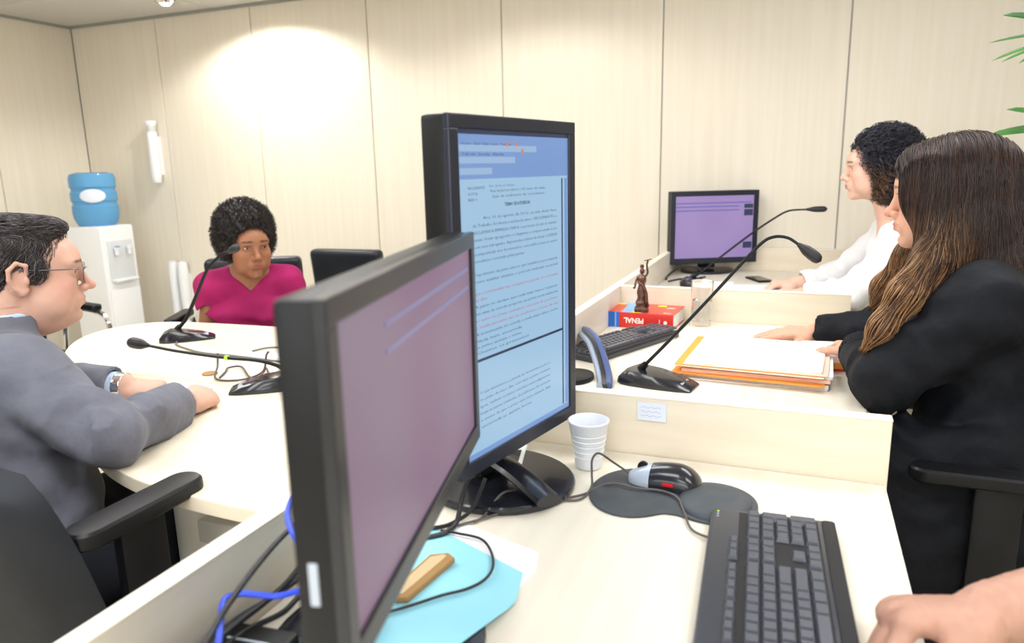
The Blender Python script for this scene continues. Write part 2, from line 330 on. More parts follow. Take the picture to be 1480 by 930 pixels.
# ================================================================ CHAIRS
def office_chair(label, loc, rz, armz=.66, backz=(.52, .92), hw=.27, bw=.28, by=-.24, arm=(-.19, .08), recline=0.0, group=None, arms=(-1, 1), sz=.45, sd=.22):
    t = thing('office_chair', label, 'chair', loc, rz, group)
    sobj('seat', prism(rrect(0, .0, .44, sd * 2, .09), sz - .075, sz, .028, 4), M['leather'], t)
    z0, z1 = backz; H = z1 - z0
    bm = bmesh.new(); nx, nz = 16, 12; fr = []; bk = []
    def outline(u, v):                       # u,v in -1..1  -> rounded rectangle
        x = u * bw; z = v * H / 2
        k = abs(u) ** 4; z *= 1 - .16 * k; x *= 1 - .12 * max(0, v) ** 3
        return x, z
    for side, off in ((0, 0), (1, 1)):
        grid = []
        for j in range(nz + 1):
            row = []
            for i in range(nx + 1):
                u = -1 + 2 * i / nx; v = -1 + 2 * j / nz; x, z = outline(u, v)
                edge = (1 - abs(u) ** 6) * (1 - abs(v) ** 6); th = .042 * edge ** .5
                dish = .05 * (u * u)
                seam = -.009 * math.exp(-((abs(u) - .70) / .035) ** 2)
                y = by + dish + (th + seam if side else -th - seam) + recline * (z) * -1
                row.append(bm.verts.new((x, y, (z0 + z1) / 2 + z)))
            grid.append(row)
        for j in range(nz):
            for i in range(nx):
                q = (grid[j][i], grid[j][i + 1], grid[j + 1][i + 1], grid[j + 1][i])
                bm.faces.new(q if side else q[::-1])
    bmesh.ops.remove_doubles(bm, verts=bm.verts[:], dist=.0005)
    bmesh.ops.recalc_face_normals(bm, faces=bm.faces[:])
    sobj('backrest', frombm(bm), M['leather'], t)
    sobj('back_bracket', tube([(0, by - .02, (z0 + z1) / 2), (0, by - .07, z0 - .02), (0, by + .0, sz - .1), (0, 0, sz - .09)], .03, 8, 6, flat=.4), M['black'], t)
    for s in arms:
        a = sobj('armrest', prism([(x + s * hw, y) for x, y in rrect(0, (arm[0] + arm[1]) / 2, .062, arm[1] - arm[0], .03)], armz - .03, armz, .011, 3), M['black'], t)
        am = (arm[0] + arm[1]) / 2
        sobj('arm_support', joinmesh(box(s * hw - .011, s * hw + .011, am - .045, am + .04, sz - .10, armz - .022, .008, 2), box(min(0, s * hw), max(0, s * hw), am - .04, am + .035, sz - .105, sz - .080, .006, 2)), M['black'], t)
    sobj('gas_column', lathe([(0, .07), (.03, .07), (.03, .25), (.018, .25), (.018, sz - .08), (0, sz - .08)], 16), M['black'], t)
    for k in range(5):
        a = 2 * PI * k / 5 + .3; dx, dy = math.cos(a), math.sin(a)
        sobj('base_leg', tube([(0, 0, .1), (dx * .15, dy * .15, .09), (dx * .28, dy * .28, .065)], .02, 6, 4), M['black'], t)
        sobj('caster', joinmesh(box(dx * .28 - .018, dx * .28 + .018, dy * .28 - .026, dy * .28 + .026, 0, .052, .012, 2)), M['black'], t)
    return t
office_chair('black leather swivel armchair of the man in the grey suit', (-1.25, .87, 0), .0, armz=.762, backz=(.44, .90), hw=.31, bw=.33, by=-.27, arm=(-.24, .0), recline=.25, sz=.44)
office_chair('black swivel chair of the woman in the black robe, armrest in view', (.42, 1.80, 0), PI / 2, armz=.662, hw=.25, arm=(-.12, .19), sz=.46)
office_chair('black swivel chair hidden behind the woman in the white blouse', (.50, 3.0, 0), PI / 2, armz=.66, hw=.25, arm=(-.12, .12), sz=.46)
def visitor_chair(label, loc, rz, group=None, bw=.21, bz=.69):
    t = thing('visitor_chair', label, 'chair', loc, rz, group)
    sobj('seat', prism(rrect(0, 0, .5, .46, .06), .38, .455, .025, 4), M['leather'], t)
    sobj('backrest', joinmesh(*[box(-bw, bw, -.035, .035, -.22, .22, .03, 4, M=Matrix.Translation((0, -.25, bz)) @ Matrix.Rotation(math.radians(-8), 4, 'X'))]), M['leather'], t)
    for s in (-1, 1):
        sobj('frame', tube([(s * .27, .2, .012), (s * .27, -.2, .012), (s * .27, -.26, .05), (s * .27, -.22, .4), (s * .27, -.18, .6), (s * .27, -.12, .655), (s * .27, .12, .655), (s * .27, .19, .6), (s * .27, .17, .4), (s * .27, .22, .05), (s * .27, .2, .012)], .012, 8, 5), M['chrome'], t)
        sobj('armrest', prism([(x + s * .27, y) for x, y in rrect(0, -.01, .05, .26, .022)], .662, .69, .01, 3), M['black'], t)
    sobj('crossbar', tube([(-.27, -.03, .375), (.27, -.03, .375)], .012, 8, 1, False), M['chrome'], t)
    return t
visitor_chair('black leather visitor chair the woman in magenta sits on, chrome arm at left', (-2.16, 2.35, 0), math.radians(-152), bz=.675)
visitor_chair('empty black leather visitor chair right of the woman in magenta', (-2.19, 2.94, 0), math.radians(-178), bz=.645)
visitor_chair('black visitor chair at the left end of the table, only its armrest showing', (-3.12, 2.05, 0), math.radians(-100))

# ================================================================ WATER COOLER, DISPENSERS
t = thing('water_cooler', 'white water cooler in the far left corner under a blue bottle', 'water cooler', (-4.22, 3.36, 0), -PI / 2 + .08)
sobj('body', box(-.132, .132, -.13, .15, .0, .955, .018, 3), M['white'], t)
sobj('tap_recess', joinmesh(box(-.10, .10, .145, .156, .60, .86, .004)), mat('cooler_recess', s2l(214, 218, 224), .5), t)
sobj('lower_door', box(-.12, .12, .148, .158, .06, .55, .006), M['white'], t)
for s, mm in ((-.05, M['white']), (.05, M['scr_bar'])):
    tp = sobj('tap', lathe([(0, 0), (.011, 0), (.012, .03), (.016, .035), (.016, .05), (0, .052)], 14), M['white'], t, loc=(s, .176, .77))
    obj('lever', box(-.012, .012, -.006, .02, .05, .058, .002), mat('tap_blue', s2l(120, 160, 225), .4) if s > 0 else M['white'], tp)
sobj('drip_tray', box(-.09, .09, .15, .19, .60, .615, .004), M['white'], t)
t = thing('water_bottle', 'large ribbed blue water bottle upside down on the cooler', 'bottle', (-4.22, 3.36, .955))
prof = [(0, 0), (.12, 0), (.135, .02), (.148, .05), (.152, .075), (.152, .125), (.144, .135), (.144, .15), (.152, .16), (.152, .21), (.144, .22), (.144, .235), (.152, .245), (.152, .30), (.14, .325), (.10, .335), (0, .335)]
sobj('shell', lathe([(r * .88, z) for r, z in prof], 40), M['bottle'], t)
bm = bmesh.new(); bmesh.ops.create_uvsphere(bm, u_segments=24, v_segments=12, radius=1)
for v in bm.verts: v.co = Vector((.004 * v.co.x, .075 * v.co.y, .042 * v.co.z))
for v in bm.verts:
    a = v.co.y / .135; v.co = Vector(((.1358 + v.co.x) * math.cos(a), (.1358 + v.co.x) * math.sin(a), v.co.z))
o = sobj('bottle_label', frombm(bm), M['label'], t, loc=(0, 0, .19)); o.rotation_euler = (0, 0, math.radians(-42))
t = thing('cup_dispenser', 'slim white tube cup dispenser mounted high on the back wall', 'cup dispenser', (-4.04, 3.705, 1.215))
sobj('tube', lathe([(0, 0), (.024, 0), (.028, .01), (.033, .05), (.033, .33), (0, .33)], 20), M['white'], t)
sobj('cap', lathe([(0, .37), (.03, .37), (.036, .385), (.036, .40), (0, .402)], 20), M['white'], t)
sobj('paper_cups', lathe([(0, .33), (.029, .33), (.029, .37), (0, .37)], 20), mat('cup_stack', s2l(205, 205, 205), .6), t)
obj('bracket', box(-.02, .02, .02, .046, .05, .3), M['white'], t)
for k, (x, lab) in enumerate([(-3.985, 'left one of the two low white plastic tubes on the back wall'), (-3.90, 'right one of the two low white plastic tubes on the back wall')]):
    t = thing('wall_tube', lab, 'tube', (x, 3.70, .20), group='pair of low white wall tubes')
    sobj('tube', lathe([(0, 0), (.028, 0), (.030, .01), (.036, .40), (.03, .48), (.0, .49)], 20), M['white'], t)
    obj('bracket', box(-.015, .015, .02, .051, .1, .4), M['white'], t)

# ================================================================ MONITORS
def monitor(label, cx, cy, ang, w, h, z0, mats, base=None, basedisc=(.12, .12), th=.05, bez=.022, name='computer_monitor', bend=0, lift=None, back=.03):
    """local +Y is the screen normal; x to the right seen from the front is -X"""
    t = thing(name, label, 'monitor', (cx, cy, .74), ang)
    b = z0 - .74
    sobj('casing', box(-w / 2, w / 2, -th, -.002, b, b + h, .007, 2), mats[1], t)
    sobj('rear_housing', box(-w * .32, w * .32, -th - back, -th + .002, b + h * .18, b + h * .82, .012, 2), mats[1], t)
    fr = joinmesh(box(-w / 2, w / 2, -.006, .004, b + h - bez, b + h, .002), box(-w / 2, w / 2, -.006, .004, b, b + bez * 1.15, .002),
                  box(-w / 2, -w / 2 + bez, -.006, .004, b + bez, b + h - bez + .001, .002), box(w / 2 - bez, w / 2, -.006, .004, b + bez, b + h - bez + .001, .002))
    obj('bezel', fr, mats[0], t)
    sc = obj('screen', box(-w / 2 + bez, w / 2 - bez, -.006, .0, b + bez, b + h - bez), mats[2], t)
    nx, ny = base if base else (0, -.09)
    st = sobj('stand_neck', box(-.04, .04, ny - .018, ny + .018, .02, b + h * .35, .008, 2), M['black'], t)
    sobj('hinge', box(-.045, .045, ny + .0, -th - .01, b + h * .28, b + h * .42, .006), M['black'], t)
    sobj('foot', joinmesh(prism(ellpts(nx, ny + .02, basedisc[0], basedisc[1]), .0, .014, .006, 3)), M['gloss'], t)
    return t, sc
# right edges measured: A from (-.289,.382) to (-.406,.871); B from (-.432,.861) to (-.362,1.192)
def angle_for(nx, ny): return math.atan2(-nx, ny)
LA = (-.283, .374); RA = (-.398, .853)
mA, sA = monitor('near landscape monitor with blurred mauve screen and silver-grey bezel', (LA[0] + RA[0]) / 2, (LA[1] + RA[1]) / 2, angle_for(.972, .233), .493, .282, .896, (M['bezel2'], M['mcase'], M['scrA']), th=.034, back=.02, bez=.02, basedisc=(.13, .12))
for z, in ((.245,), (.222,)):
    obj('screen_line', box(-.215, .12, .0, .0006, .156 + z - .010, .156 + z - .005), M['scrAline'], sA)
obj('indicator', box(.2455, .2475, -.023, -.016, .156 + .062, .156 + .095, .0008), M['silver'], mA)
LB = (-.432, .861); RB = (-.362, 1.192)
mB, sB = monitor('tall portrait monitor showing a pale blue text document', (LB[0] + RB[0]) / 2, (LB[1] + RB[1]) / 2, angle_for(.978, -.207), .338, .512, .818, (M['bezel'], M['mcase'], M['scr_blue']), base=(0, -.075), th=.045, bez=.02, basedisc=(.12, .135))
sobj('foot_arm', tube([(.0, -.08, .05), (.02, .0, .035), (.05, .075, .02)], .022, 10, 6, flat=.5), M['gloss'], mB)
LCc = (-.578, 3.462); RCc = (-.188, 3.665)
mC, sC = monitor('small far monitor with violet screen on the farthest desk', (LCc[0] + RCc[0]) / 2, (LCc[1] + RCc[1]) / 2, angle_for(.46, -.888), .43, .345, .79, (M['bezel'], M['mcase'], M['scrC']), th=.05, bez=.024, basedisc=(.13, .11))
for z, a, b in ((.285, -.18, .19), (.268, -.12, .19), (.25, -.12, .19)): obj('screen_line', box(a, b, 0, .0006, .05 + z - .0, .05 + z + .006), M['scrCline'], sC)
for z, hh in ((.255, .03), (.10, .03), (.29, .02)): obj('screen_icon', box(-.188, -.145, 0, .0007, .05 + z - .03, .05 + z - .03 + hh), M['scr_dark'], sC)
# middle desk: hidden monitor whose glossy hoop stand shows beside the tall monitor
t = thing('monitor_stand', 'glossy curved blue-grey stand edge on the middle desk beside the keyboard', 'stand', (-.50, 1.78, .74))
HB = [(-.575, 1.975, .795), (-.540, 1.93, .80), (-.495, 1.85, .795), (-.45, 1.75, .775), (-.415, 1.66, .755), (-.40, 1.60, .749)]
hl = lambda k, dz: [(x + .50 - k * .55, y - 1.78 - k * .3, max(.006, z - .74 - dz)) for x, y, z in HB]
sobj('outer_rail', tube([(max(-.07, x), y, z) for x, y, z in hl(0, 0)], .009, 10, 5), mat('blue_gloss', s2l(70, 90, 140), .2), t)
sobj('inner_rail', tube([(max(-.07, x), y, z) for x, y, z in hl(.018, .004)], .008, 10, 5), M['gloss'], t)
sobj('pale_rail', tube([(max(-.07, x), y, z) for x, y, z in hl(.036, .008)], .008, 8, 5), mat('pale_metal', s2l(150, 165, 190), .25, metal=.3), t)
sobj('foot', prism(ellpts(-.005, -.12, .05, .06), 0, .012, .004), M['black'], t)

# ---- document on the portrait screen (flat print on the screen)
def textmesh(lines, name, m, parent):
    """lines: (text, x_left, z_base, size, bold, width) in the monitor's local frame, read from +Y (x runs to -X)"""
    bm = bmesh.new()
    for s, x, z, size, bold, width in lines:
        cu = bpy.data.curves.new('t', 'FONT'); cu.body = s; cu.size = size; cu.resolution_u = 1
        if bold: cu.offset = size * .03
        to = bpy.data.objects.new('t', cu); C.objects.link(to)
        me = bpy.data.meshes.new_from_object(to.evaluated_get(bpy.context.evaluated_depsgraph_get()))
        bpy.data.objects.remove(to); bpy.data.curves.remove(cu)
        if not len(me.vertices): continue
        ww = max(v.co.x for v in me.vertices); k = (width / ww) if width else 1.0
        for v in me.vertices: v.co = Vector((x - v.co.x * k, .0007, z + v.co.y))
        bm.from_mesh(me); bpy.data.meshes.remove(me)
    me = frombm(bm)
    return obj(name, me, m, parent)
b0 = .818 - .74 + .023; top = b0 + .512 - .043; XLs = .149; W = .298
obj('screen_toolbar', box(-XLs, XLs, 0, .0004, top - .066, top - .006), M['scr_bar'], sB)
obj('title_bar', box(-XLs, XLs, 0, .0004, top - .006, top), M['scr_dark'], sB)
for (a, b, zz) in ((.145, -.05, .024), (.145, .01, .040), (.145, .07, .055)): obj('toolbar_strip', box(b, a, .0004, .0008, top - zz - .005, top - zz + .004), M['scr_bar2'], sB)
for (x, zz) in ((.03, .018), (.005, .018), (-.01, .028)): obj('toolbar_icon', box(x - .003, x + .003, .0004, .001, top - zz - .003, top - zz + .003), M['scr_org'], sB)
obj('page_break', box(-.128, XLs, 0, .0006, top - .326, top - .322), M['scr_dark'], sB)
obj('scrollbar', box(-.146, -.138, 0, .0006, b0 + .01, top - .07), M['scr_bar'], sB)
obj('scroll_edge', box(-.131, -.128, 0, .0006, b0 + .01, top - .07), M['scr_dark'], sB)
obj('status_bar', box(-XLs, XLs, 0, .0006, b0, b0 + .008), M['scr_bar'], sB)
Lb = []; Lr = []
def ln(z, txt, x=.118, w=.225, size=.0066, bold=False, red=False): (Lr if red else Lb).append((txt, x, top - z, size, bold, w))
ln(.020, 'Arquivo  Editar  Exibir  Inserir  Formatar', .140, .12, .005); ln(.034, 'Tabela  Janela  Ajuda', .140, .10, .005)
ln(.080, 'RECLAMANTE:', .128, .040, .0055); ln(.088, 'AUTOR:', .128, .023, .0055); ln(.096, 'REU:', .128, .022, .0055)
ln(.078, 'Proc. da Vara do Trabalho', .078, .065, .0045); ln(.085, 'Rua da Justica numero 100 centro da cidade', .075, .15, .0055); ln(.093, 'Sala de audiencia de conciliacao', .072, .145, .0055)
ln(.106, 'TERMO DE AUDIENCIA', .040, .070, .0068, True)
SP = .0100
body = ['Aos 16 de agosto de 2016, na sala desta Vara', 'do Trabalho, foi aberta a audiencia entre o RECLAMANTE e a', 'RECLAMADA EMPRESA UNIDA, na presenca do juiz do trabalho', 'titular, foram apregoados os litigantes e compareceram todos', 'com seus advogados, dispensada a leitura da inicial e DEFESA', 'acompanhada dos documentos, concedido prazo ao autor']
for i, s in enumerate(body): ln(.122 + i * SP, s, .095 if i == 0 else .120, .205 if i == 0 else .232, .0062)
ln(.122 + 6 * SP, 'conciliacao recusada pelas partes', .120, .13, .0062)
for i, s in enumerate(['Depoimento da parte autora: que trabalhou na reclamada', 'como auxiliar durante o periodo indicado na inicial']): ln(.201 + i * SP, s, .120, .232, .0062)
ln(.228, 'que a testemunha nao compareceu apesar de convidada', .120, .232, .0062, red=True); ln(.237, 'na data', .12, .03, .0062, red=True)
for i, (s, r) in enumerate([('A parte re declara que nada mais tem a requerer', 0), ('em vista do acordo proposto as partes nesta audiencia', 0), ('ao autor no prazo assinalado sob pena de preclusao', 1), ('e multa prevista em lei conforme consta da ata', 1), ('A testemunha foi ouvida e nada mais disse ou foi', 0)]): ln(.247 + i * SP, s, .120, .232, .0062, red=bool(r))
ln(.297, 'Nada mais, encerrada', .12, .12, .006); ln(.306, 'as partes assinam o termo', .12, .12, .006); ln(.3145, 'Cientes os presentes', .12, .14, .006)
PB = .324
for i, s in enumerate(['O juiz determinou a juntada de documentos pela re', 'no prazo de cinco dias, com vista a parte contraria', 'apos, venham os autos conclusos para julgamento', 'ficam as partes intimadas da publicacao da sentenca', 'e cientes de que o prazo tera inicio naquela data', 'encerrada as quinze horas']):
    ln(.375 + i * .0105, s, .115, .20 - (i == 5) * .06, .006)
textmesh(Lb, 'document_text', M['scr_txt'], sB); textmesh(Lr, 'red_document_text', M['scr_red'], sB)

# ================================================================ DESK ITEMS
def keyboard(label, loc, ang, L=.45, W=.165, name='keyboard', tilt=0.0, slim=False, led=True):
    """local +X runs along the keyboard from its left (esc) side to the number pad, +Y to the back edge"""
    t = thing(name, label, 'keyboard', loc, rot=(tilt, 0, ang))
    sobj('body', prism(rrect(0, 0, L, W, .014), 0, .016, .004, 2), M['kbd'], t)
    sobj('front_lip', prism(rrect(0, -W / 2 + .008, L - .006, .018, .006), .012, .018, .002, 2), M['kwell'], t)
    obj('key_well', joinmesh(box(-L / 2 + .012, L / 2 - .125, -W / 2 + .022, W / 2 - .040, .0155, .0168), box(L / 2 - .118, L / 2 - .088 + .005, 0, .02, .0155, .0168), box(-L / 2 + .3, L / 2 - .01, -W / 2 + .022, W / 2 - .040, .0155, .0167)), M['kwell'], t)
    u = .0187
    cache = {}
    def key(x, y, w=1.0, h=1.0, m=M['key']):
        k = (round(w, 2), round(h, 2), m.name)
        if k not in cache:
            bm = bmesh.new(); bmesh.ops.create_cube(bm, size=1)
            for v in bm.verts:
                top = v.co.z > 0; s_ = .0030 if top else .0007
                v.co = Vector((v.co.x * 2 * (w * u / 2 - s_), v.co.y * 2 * (h * u / 2 - s_), .0075 if top else 0))
            k_ = frombm(bm); k_.materials.append(m); cache[k] = k_
        obj('key', cache[k], None, t, loc=(x, y, .0165))
    x0 = -L / 2 + .014; y0 = -W / 2 + .033
    rows = [[1.25, 1.25, 1.25, 6.25, 1.25, 1.25, 1.25, 1.25], [2.25] + [1] * 10 + [2.75], [1.75] + [1] * 11 + [2.25], [1.5] + [1] * 12 + [1.5], [1] * 13 + [2]]
    for r, row in enumerate(rows):
        x = x0
        for wd in row:
            key(x + wd * u / 2, y0 + r * u, wd); x += wd * u
    yf = y0 + 5 * u + .006
    x = x0
    for k in range(13):
        key(x + u / 2, yf, 1, .72); x += u * (1.33 if k in (0, 4, 8) else 1.06)
    xn = x0 + 15 * u + .007
    for c in range(3):
        for r in (3, 4): key(xn + (c + .5) * u, y0 + r * u)
        key(xn + (c + .5) * u, y0)
        key(xn + (c + .5) * u, yf, 1, .72)
    key(xn + 1.5 * u, y0 + u)
    xp = xn + 3 * u + .007
    for r in (1, 2, 3, 4):
        for c in range(3): key(xp + (c + .5) * u, y0 + r * u)
    key(xp + u, y0, 2); key(xp + 2.5 * u, y0, 1)
    key(xp + 3.5 * u, y0 + .5 * u, 1, 2); key(xp + 3.5 * u, y0 + 2.5 * u, 1, 2); key(xp + 3.5 * u, y0 + 4 * u, 1)
    obj('maker_badge', box(-L / 2 + .03, -L / 2 + .055, W / 2 - .014, W / 2 - .008, .0155, .0165), M['silver'], t)
    if led:
        for k in range(3): obj('indicator_light', box(L / 2 - .03 + k * .008, L / 2 - .027 + k * .008, W / 2 - .012, W / 2 - .009, .0155, .0168), M['led'] if k == 2 else M['silver'], t)
    return t
# near keyboard: top-left px(1028,745) -> (-.100,1.036); top-right (.055,1.039)
KW = .168; 
kb = keyboard('large charcoal wired keyboard at the right front edge of the near desk', (-.004, .812, .74), math.radians(93.0) + 0 * PI, L=.45, W=KW)
kb2 = keyboard('grey keyboard lying askew beside the red book on the middle desk', (-.475, 2.03, .741), math.radians(67), L=.42, W=.15, tilt=.0, led=False)
# keycap legends are too small to read; a strip label on the body
p = thing('mouse_pad', 'dark grey figure-eight gel mouse pad on the near desk', 'mouse pad', (-.165, 1.075, .74), -.10)
A = []
def pad_r(a):
    return .075
pl = []
L1 = ellpts(-.06, -.002, .075, .088, 48); 
bm_pts = []
for k in range(64):
    a = 2 * PI * k / 64; dx, dy = math.cos(a), math.sin(a); best = 0
    for (cx_, cy_, ra, rb) in ((-.058, -.006, .072, .092), (.062, .006, .068, .072), (.005, .0, .06, .060)):
        A_ = (dx / ra) ** 2 + (dy / rb) ** 2; B_ = -2 * (dx * cx_ / ra ** 2 + dy * cy_ / rb ** 2); C_ = (cx_ / ra) ** 2 + (cy_ / rb) ** 2 - 1
        D_ = B_ * B_ - 4 * A_ * C_
        if D_ >= 0: best = max(best, (-B_ + math.sqrt(D_)) / (2 * A_))
    bm_pts.append(best)
for it in range(2): bm_pts = [(bm_pts[i - 1] + 2 * bm_pts[i] + bm_pts[(i + 1) % 64]) / 4 for i in range(64)]
pl = [(math.cos(2 * PI * k / 64) * r, math.sin(2 * PI * k / 64) * r) for k, r in enumerate(bm_pts)]
sobj('mat', prism(pl, 0, .004, .0015, 2), M['rubber'], p)
bm = bmesh.new(); bmesh.ops.create_uvsphere(bm, u_segments=32, v_segments=16, radius=1)
for v in bm.verts: v.co = Vector((.066 + .055 * v.co.x, .004 + .064 * v.co.y, .0042 + (.014 * v.co.z if v.co.z > 0 else 0)))
sobj('wrist_rest', frombm(bm), M['rubber'], p)

t = thing('computer_mouse', 'glossy black mouse with silver buttons lying on the gel pad', 'mouse', (-.186, 1.115, .745), -.05)
def mouse_mesh(x0, x1, silver):
    bm = bmesh.new(); nu, nv = 22, 12; g = []
    for i in range(nu + 1):
        s_ = i / nu; x = x0 + (x1 - x0) * s_; q = (x + .058) / .122                    # 0 nose .. 1 tail
        q = min(max(q, 0.0), 1.0)
        hw = .030 * (1 - (2 * q - 1) ** 6) ** .5 * (.92 + .10 * q); hh = .036 * (max(0.0, 1 - ((q - .66) / .70) ** 2 if q < .66 else 1 - ((q - .66) / .345) ** 2)) ** .62
        hh = max(hh, .001); hw = max(hw, .001)
        g.append([bm.verts.new((x, hw * math.cos(PI * j / nv), hh * math.sin(PI * j / nv) ** .75)) for j in range(nv + 1)])
    for i in range(nu):
        for j in range(nv): bm.faces.new((g[i][j], g[i + 1][j], g[i + 1][j + 1], g[i][j + 1]))
        bm.faces.new((g[i][0], g[i][nv], g[i + 1][nv], g[i + 1][0]))
    bm.faces.new(g[0]); bm.faces.new(g[-1])
    bmesh.ops.recalc_face_normals(bm, faces=bm.faces[:]); return frombm(bm)
sobj('body', mouse_mesh(-.0175, .0635, 0), M['gloss'], t)
sobj('buttons', mouse_mesh(-.0575, -.0185, 1), M['silver'], t)
sobj('scroll_wheel', lathe([(0, -.003), (.009, -.003), (.009, .003), (0, .003)], 16), M['black'], t, loc=(-.034, 0, .0235)).rotation_euler = (PI / 2, 0, 0)
sobj('side_light', box(.005, .022, -.0325, -.030, .009, .014, .0006), M['redled'], t)

def cable(name, label, pts, r, m, group=None, sub=10):
    o = sobj(name, tube(pts, r, 8, sub), m); return tag(o, label, 'cable', group)
cable('mouse_cable', 'thin grey mouse cable arching up off the desk beside the white cup', [(-.245, 1.121, .752), (-.268, 1.112, .77), (-.288, 1.09, .793), (-.297, 1.08, .785), (-.295, 1.070, .765), (-.292, 1.055, .747), (-.30, 1.015, .743), (-.34, 1.003, .743), (-.377, 1.011, .743), (-.41, .974, .757), (-.419, .914, .745), (-.425, .89, .744)], .0019, M['gcable'])
cable('keyboard_cable', 'grey keyboard cable running across the mouse pad to the keyboard', [(-.088, .948, .748), (-.12, .974, .744), (-.139, 1.023, .746), (-.155, 1.062, .748), (-.185, 1.078, .748), (-.224, 1.075, .748), (-.262, 1.08, .748), (-.285, 1.066, .743), (-.30, 1.034, .743), (-.345, .995, .743), (-.38, .978, .743), (-.40, .93, .744), (-.43, .89, .744), (-.455, .862, .743)], .0019, M['gcable'])
cable('looped_cable', 'black cable looping over the pale blue paper on the near desk', [(-.46, .85, .745), (-.43, .845, .748), (-.392, .841, .748), (-.366, .816, .746), (-.347, .777, .749), (-.341, .737, .756), (-.35, .705, .7605), (-.372, .683, .7605), (-.395, .656, .760), (-.42, .628, .760), (-.445, .60, .760)], .0019, M['cable'])
cable('monitor_cable', 'thick black cable hanging from the foot of the tall monitor', [(-.448, .925, .80), (-.452, .905, .77), (-.447, .875, .748), (-.45, .845, .746), (-.475, .82, .744), (-.50, .79, .744)], .0038, M['cable'])
cable('monitor_cable', 'second black cable bending down under the tall monitor edge', [(-.43, .945, .79), (-.437, .91, .755), (-.452, .88, .745), (-.47, .855, .745), (-.51, .84, .744)], .003, M['cable'])
Z = lambda L, k: [(x * k, y * k, 1.257 + (z - 1.257) * k) for x, y, z in L]
cable('network_cable', 'bright blue network cable looping up above the privacy panel', Z([(-.735, .90, .76), (-.728, .878, .76), (-.724, .868, .76), (-.715, .840, .76), (-.692, .800, .76), (-.655, .760, .76), (-.60, .715, .76), (-.56, .69, .75)], .72), .0032, M['bcable'])
cable('network_cable', 'bright blue network cable curling along the desk behind the near monitor', Z([(-.50, .70, .75), (-.53, .67, .75), (-.553, .644, .75), (-.571, .627, .75), (-.597, .621, .75), (-.618, .615, .75), (-.626, .598, .75), (-.598, .562, .75), (-.572, .532, .75), (-.55, .50, .745)], .87), .0034, M['bcable'])
BK = [(-.671, .803, .75), (-.658, .732, .75), (-.642, .672, .75), (-.622, .612, .75), (-.607, .573, .75), (-.588, .532, .75), (-.57, .48, .75)]
cable('power_cable', 'black cable sloping straight down in front of the privacy panel', Z(BK, .80), .0032, M['cable'])
BG = 'black cables bundled behind the near monitor'
cable('power_cable', 'left-hand black cable of the three bundled on the desk behind the near monitor', Z([(-.57, .72, .76), (-.576, .686, .745), (-.579, .636, .745), (-.589, .587, .745), (-.589, .559, .745), (-.586, .50, .745)], .95), .0034, M['cable'], BG)
cable('power_cable', 'right-hand black cable of the three bundled on the desk behind the near monitor', Z([(-.54, .70, .75), (-.551, .654, .745), (-.547, .609, .745), (-.56, .576, .745), (-.565, .554, .745), (-.567, .50, .745)], .96), .0034, M['cable'], BG)
cable('power_cable', 'uppermost black cable of the three bundled on the desk behind the near monitor', Z([(-.56, .75, .80), (-.57, .70, .775), (-.568, .65, .76), (-.576, .61, .75), (-.58, .56, .748), (-.574, .50, .748)], .93), .0036, M['cable'], BG)
t = thing('power_adapter', 'dark box with a silver outline on the desk behind the near monitor', 'adapter', (-.535, .47, .741), .1)
sobj('case', box(-.03, .06, -.085, .085, 0, .026, .006), M['mcase'], t)
obj('silver_outline', joinmesh(box(-.02, .042, .055, .058, .026, .0266), box(-.022, -.019, -.06, .058, .026, .0266), box(.039, .042, -.06, .058, .026, .0266)), M['silver'], t)

# cup
t = thing('plastic_cup', 'white disposable plastic cup standing beside the tall monitor', 'cup', (-.323, 1.150, .7402))
o = sobj('wall', lathe([(0, .001), (.021, .001), (.0235, .004), (.026, .03), (.0262, .031), (.0345, .082), (.036, .084), (.0362, .087), (.0345, .088), (.0335, .085), (.0255, .032), (.0225, .005), (0, .003)], 40), M['cup'], t)
for k in range(5): sobj('rib', lathe([(.0245 + .0014 * k, .022 + k * .010), (.0262 + .0015 * k, .0235 + k * .010), (.0248 + .0015 * k, .025 + k * .010)], 40), M['cup'], t)

# papers in the foreground
def sheet(pts, z, th=.0008, amp=.0): return prism(pts, z, z + th)
def draped(pts, zf, th, n=14):
    bm = bmesh.new(); vs = [bm.verts.new((p[0], p[1], 0)) for p in pts]; bm.faces.new(vs)
    xs = [p[0] for p in pts]; ys = [p[1] for p in pts]
    for k in range(1, n):
        for ax_, lo_, hi_ in ((0, min(xs), max(xs)), (1, min(ys), max(ys))):
            co = [0, 0, 0]; co[ax_] = lo_ + (hi_ - lo_) * k / n; no = [0, 0, 0]; no[ax_] = 1
            bmesh.ops.bisect_plane(bm, geom=bm.verts[:] + bm.edges[:] + bm.faces[:], plane_co=co, plane_no=no)
    bmesh.ops.triangulate(bm, faces=[f for f in bm.faces if len(f.verts) > 4])
    r = bmesh.ops.extrude_face_region(bm, geom=bm.faces[:])
    topv = {v for v in r['geom'] if isinstance(v, bmesh.types.BMVert)}
    for v in bm.verts: v.co.z = zf(v.co.x, v.co.y) + (th if v in topv else 0)
    bmesh.ops.recalc_face_normals(bm, faces=bm.faces[:]); return frombm(bm)
DC = (-.435, .605)      # foot disc of the near monitor (its top is at .754)
def over(x, y, low, high):
    d = math.hypot(x - DC[0], y - DC[1]); q = min(1, max(0, (d - .135) / .07)); q = q * q * (3 - 2 * q); return high * (1 - q) + low * q
t = thing('paper_sheet', 'white paper sheet half covered by a pale blue sheet on the near desk', 'paper', (0, 0, 0))
sobj('page', draped([(-.452, .892), (-.309, .846), (-.296, .80), (-.312, .70), (-.50, .72)], lambda x, y: over(x, y, .7402, .7548), .0006), M['paper'], t)
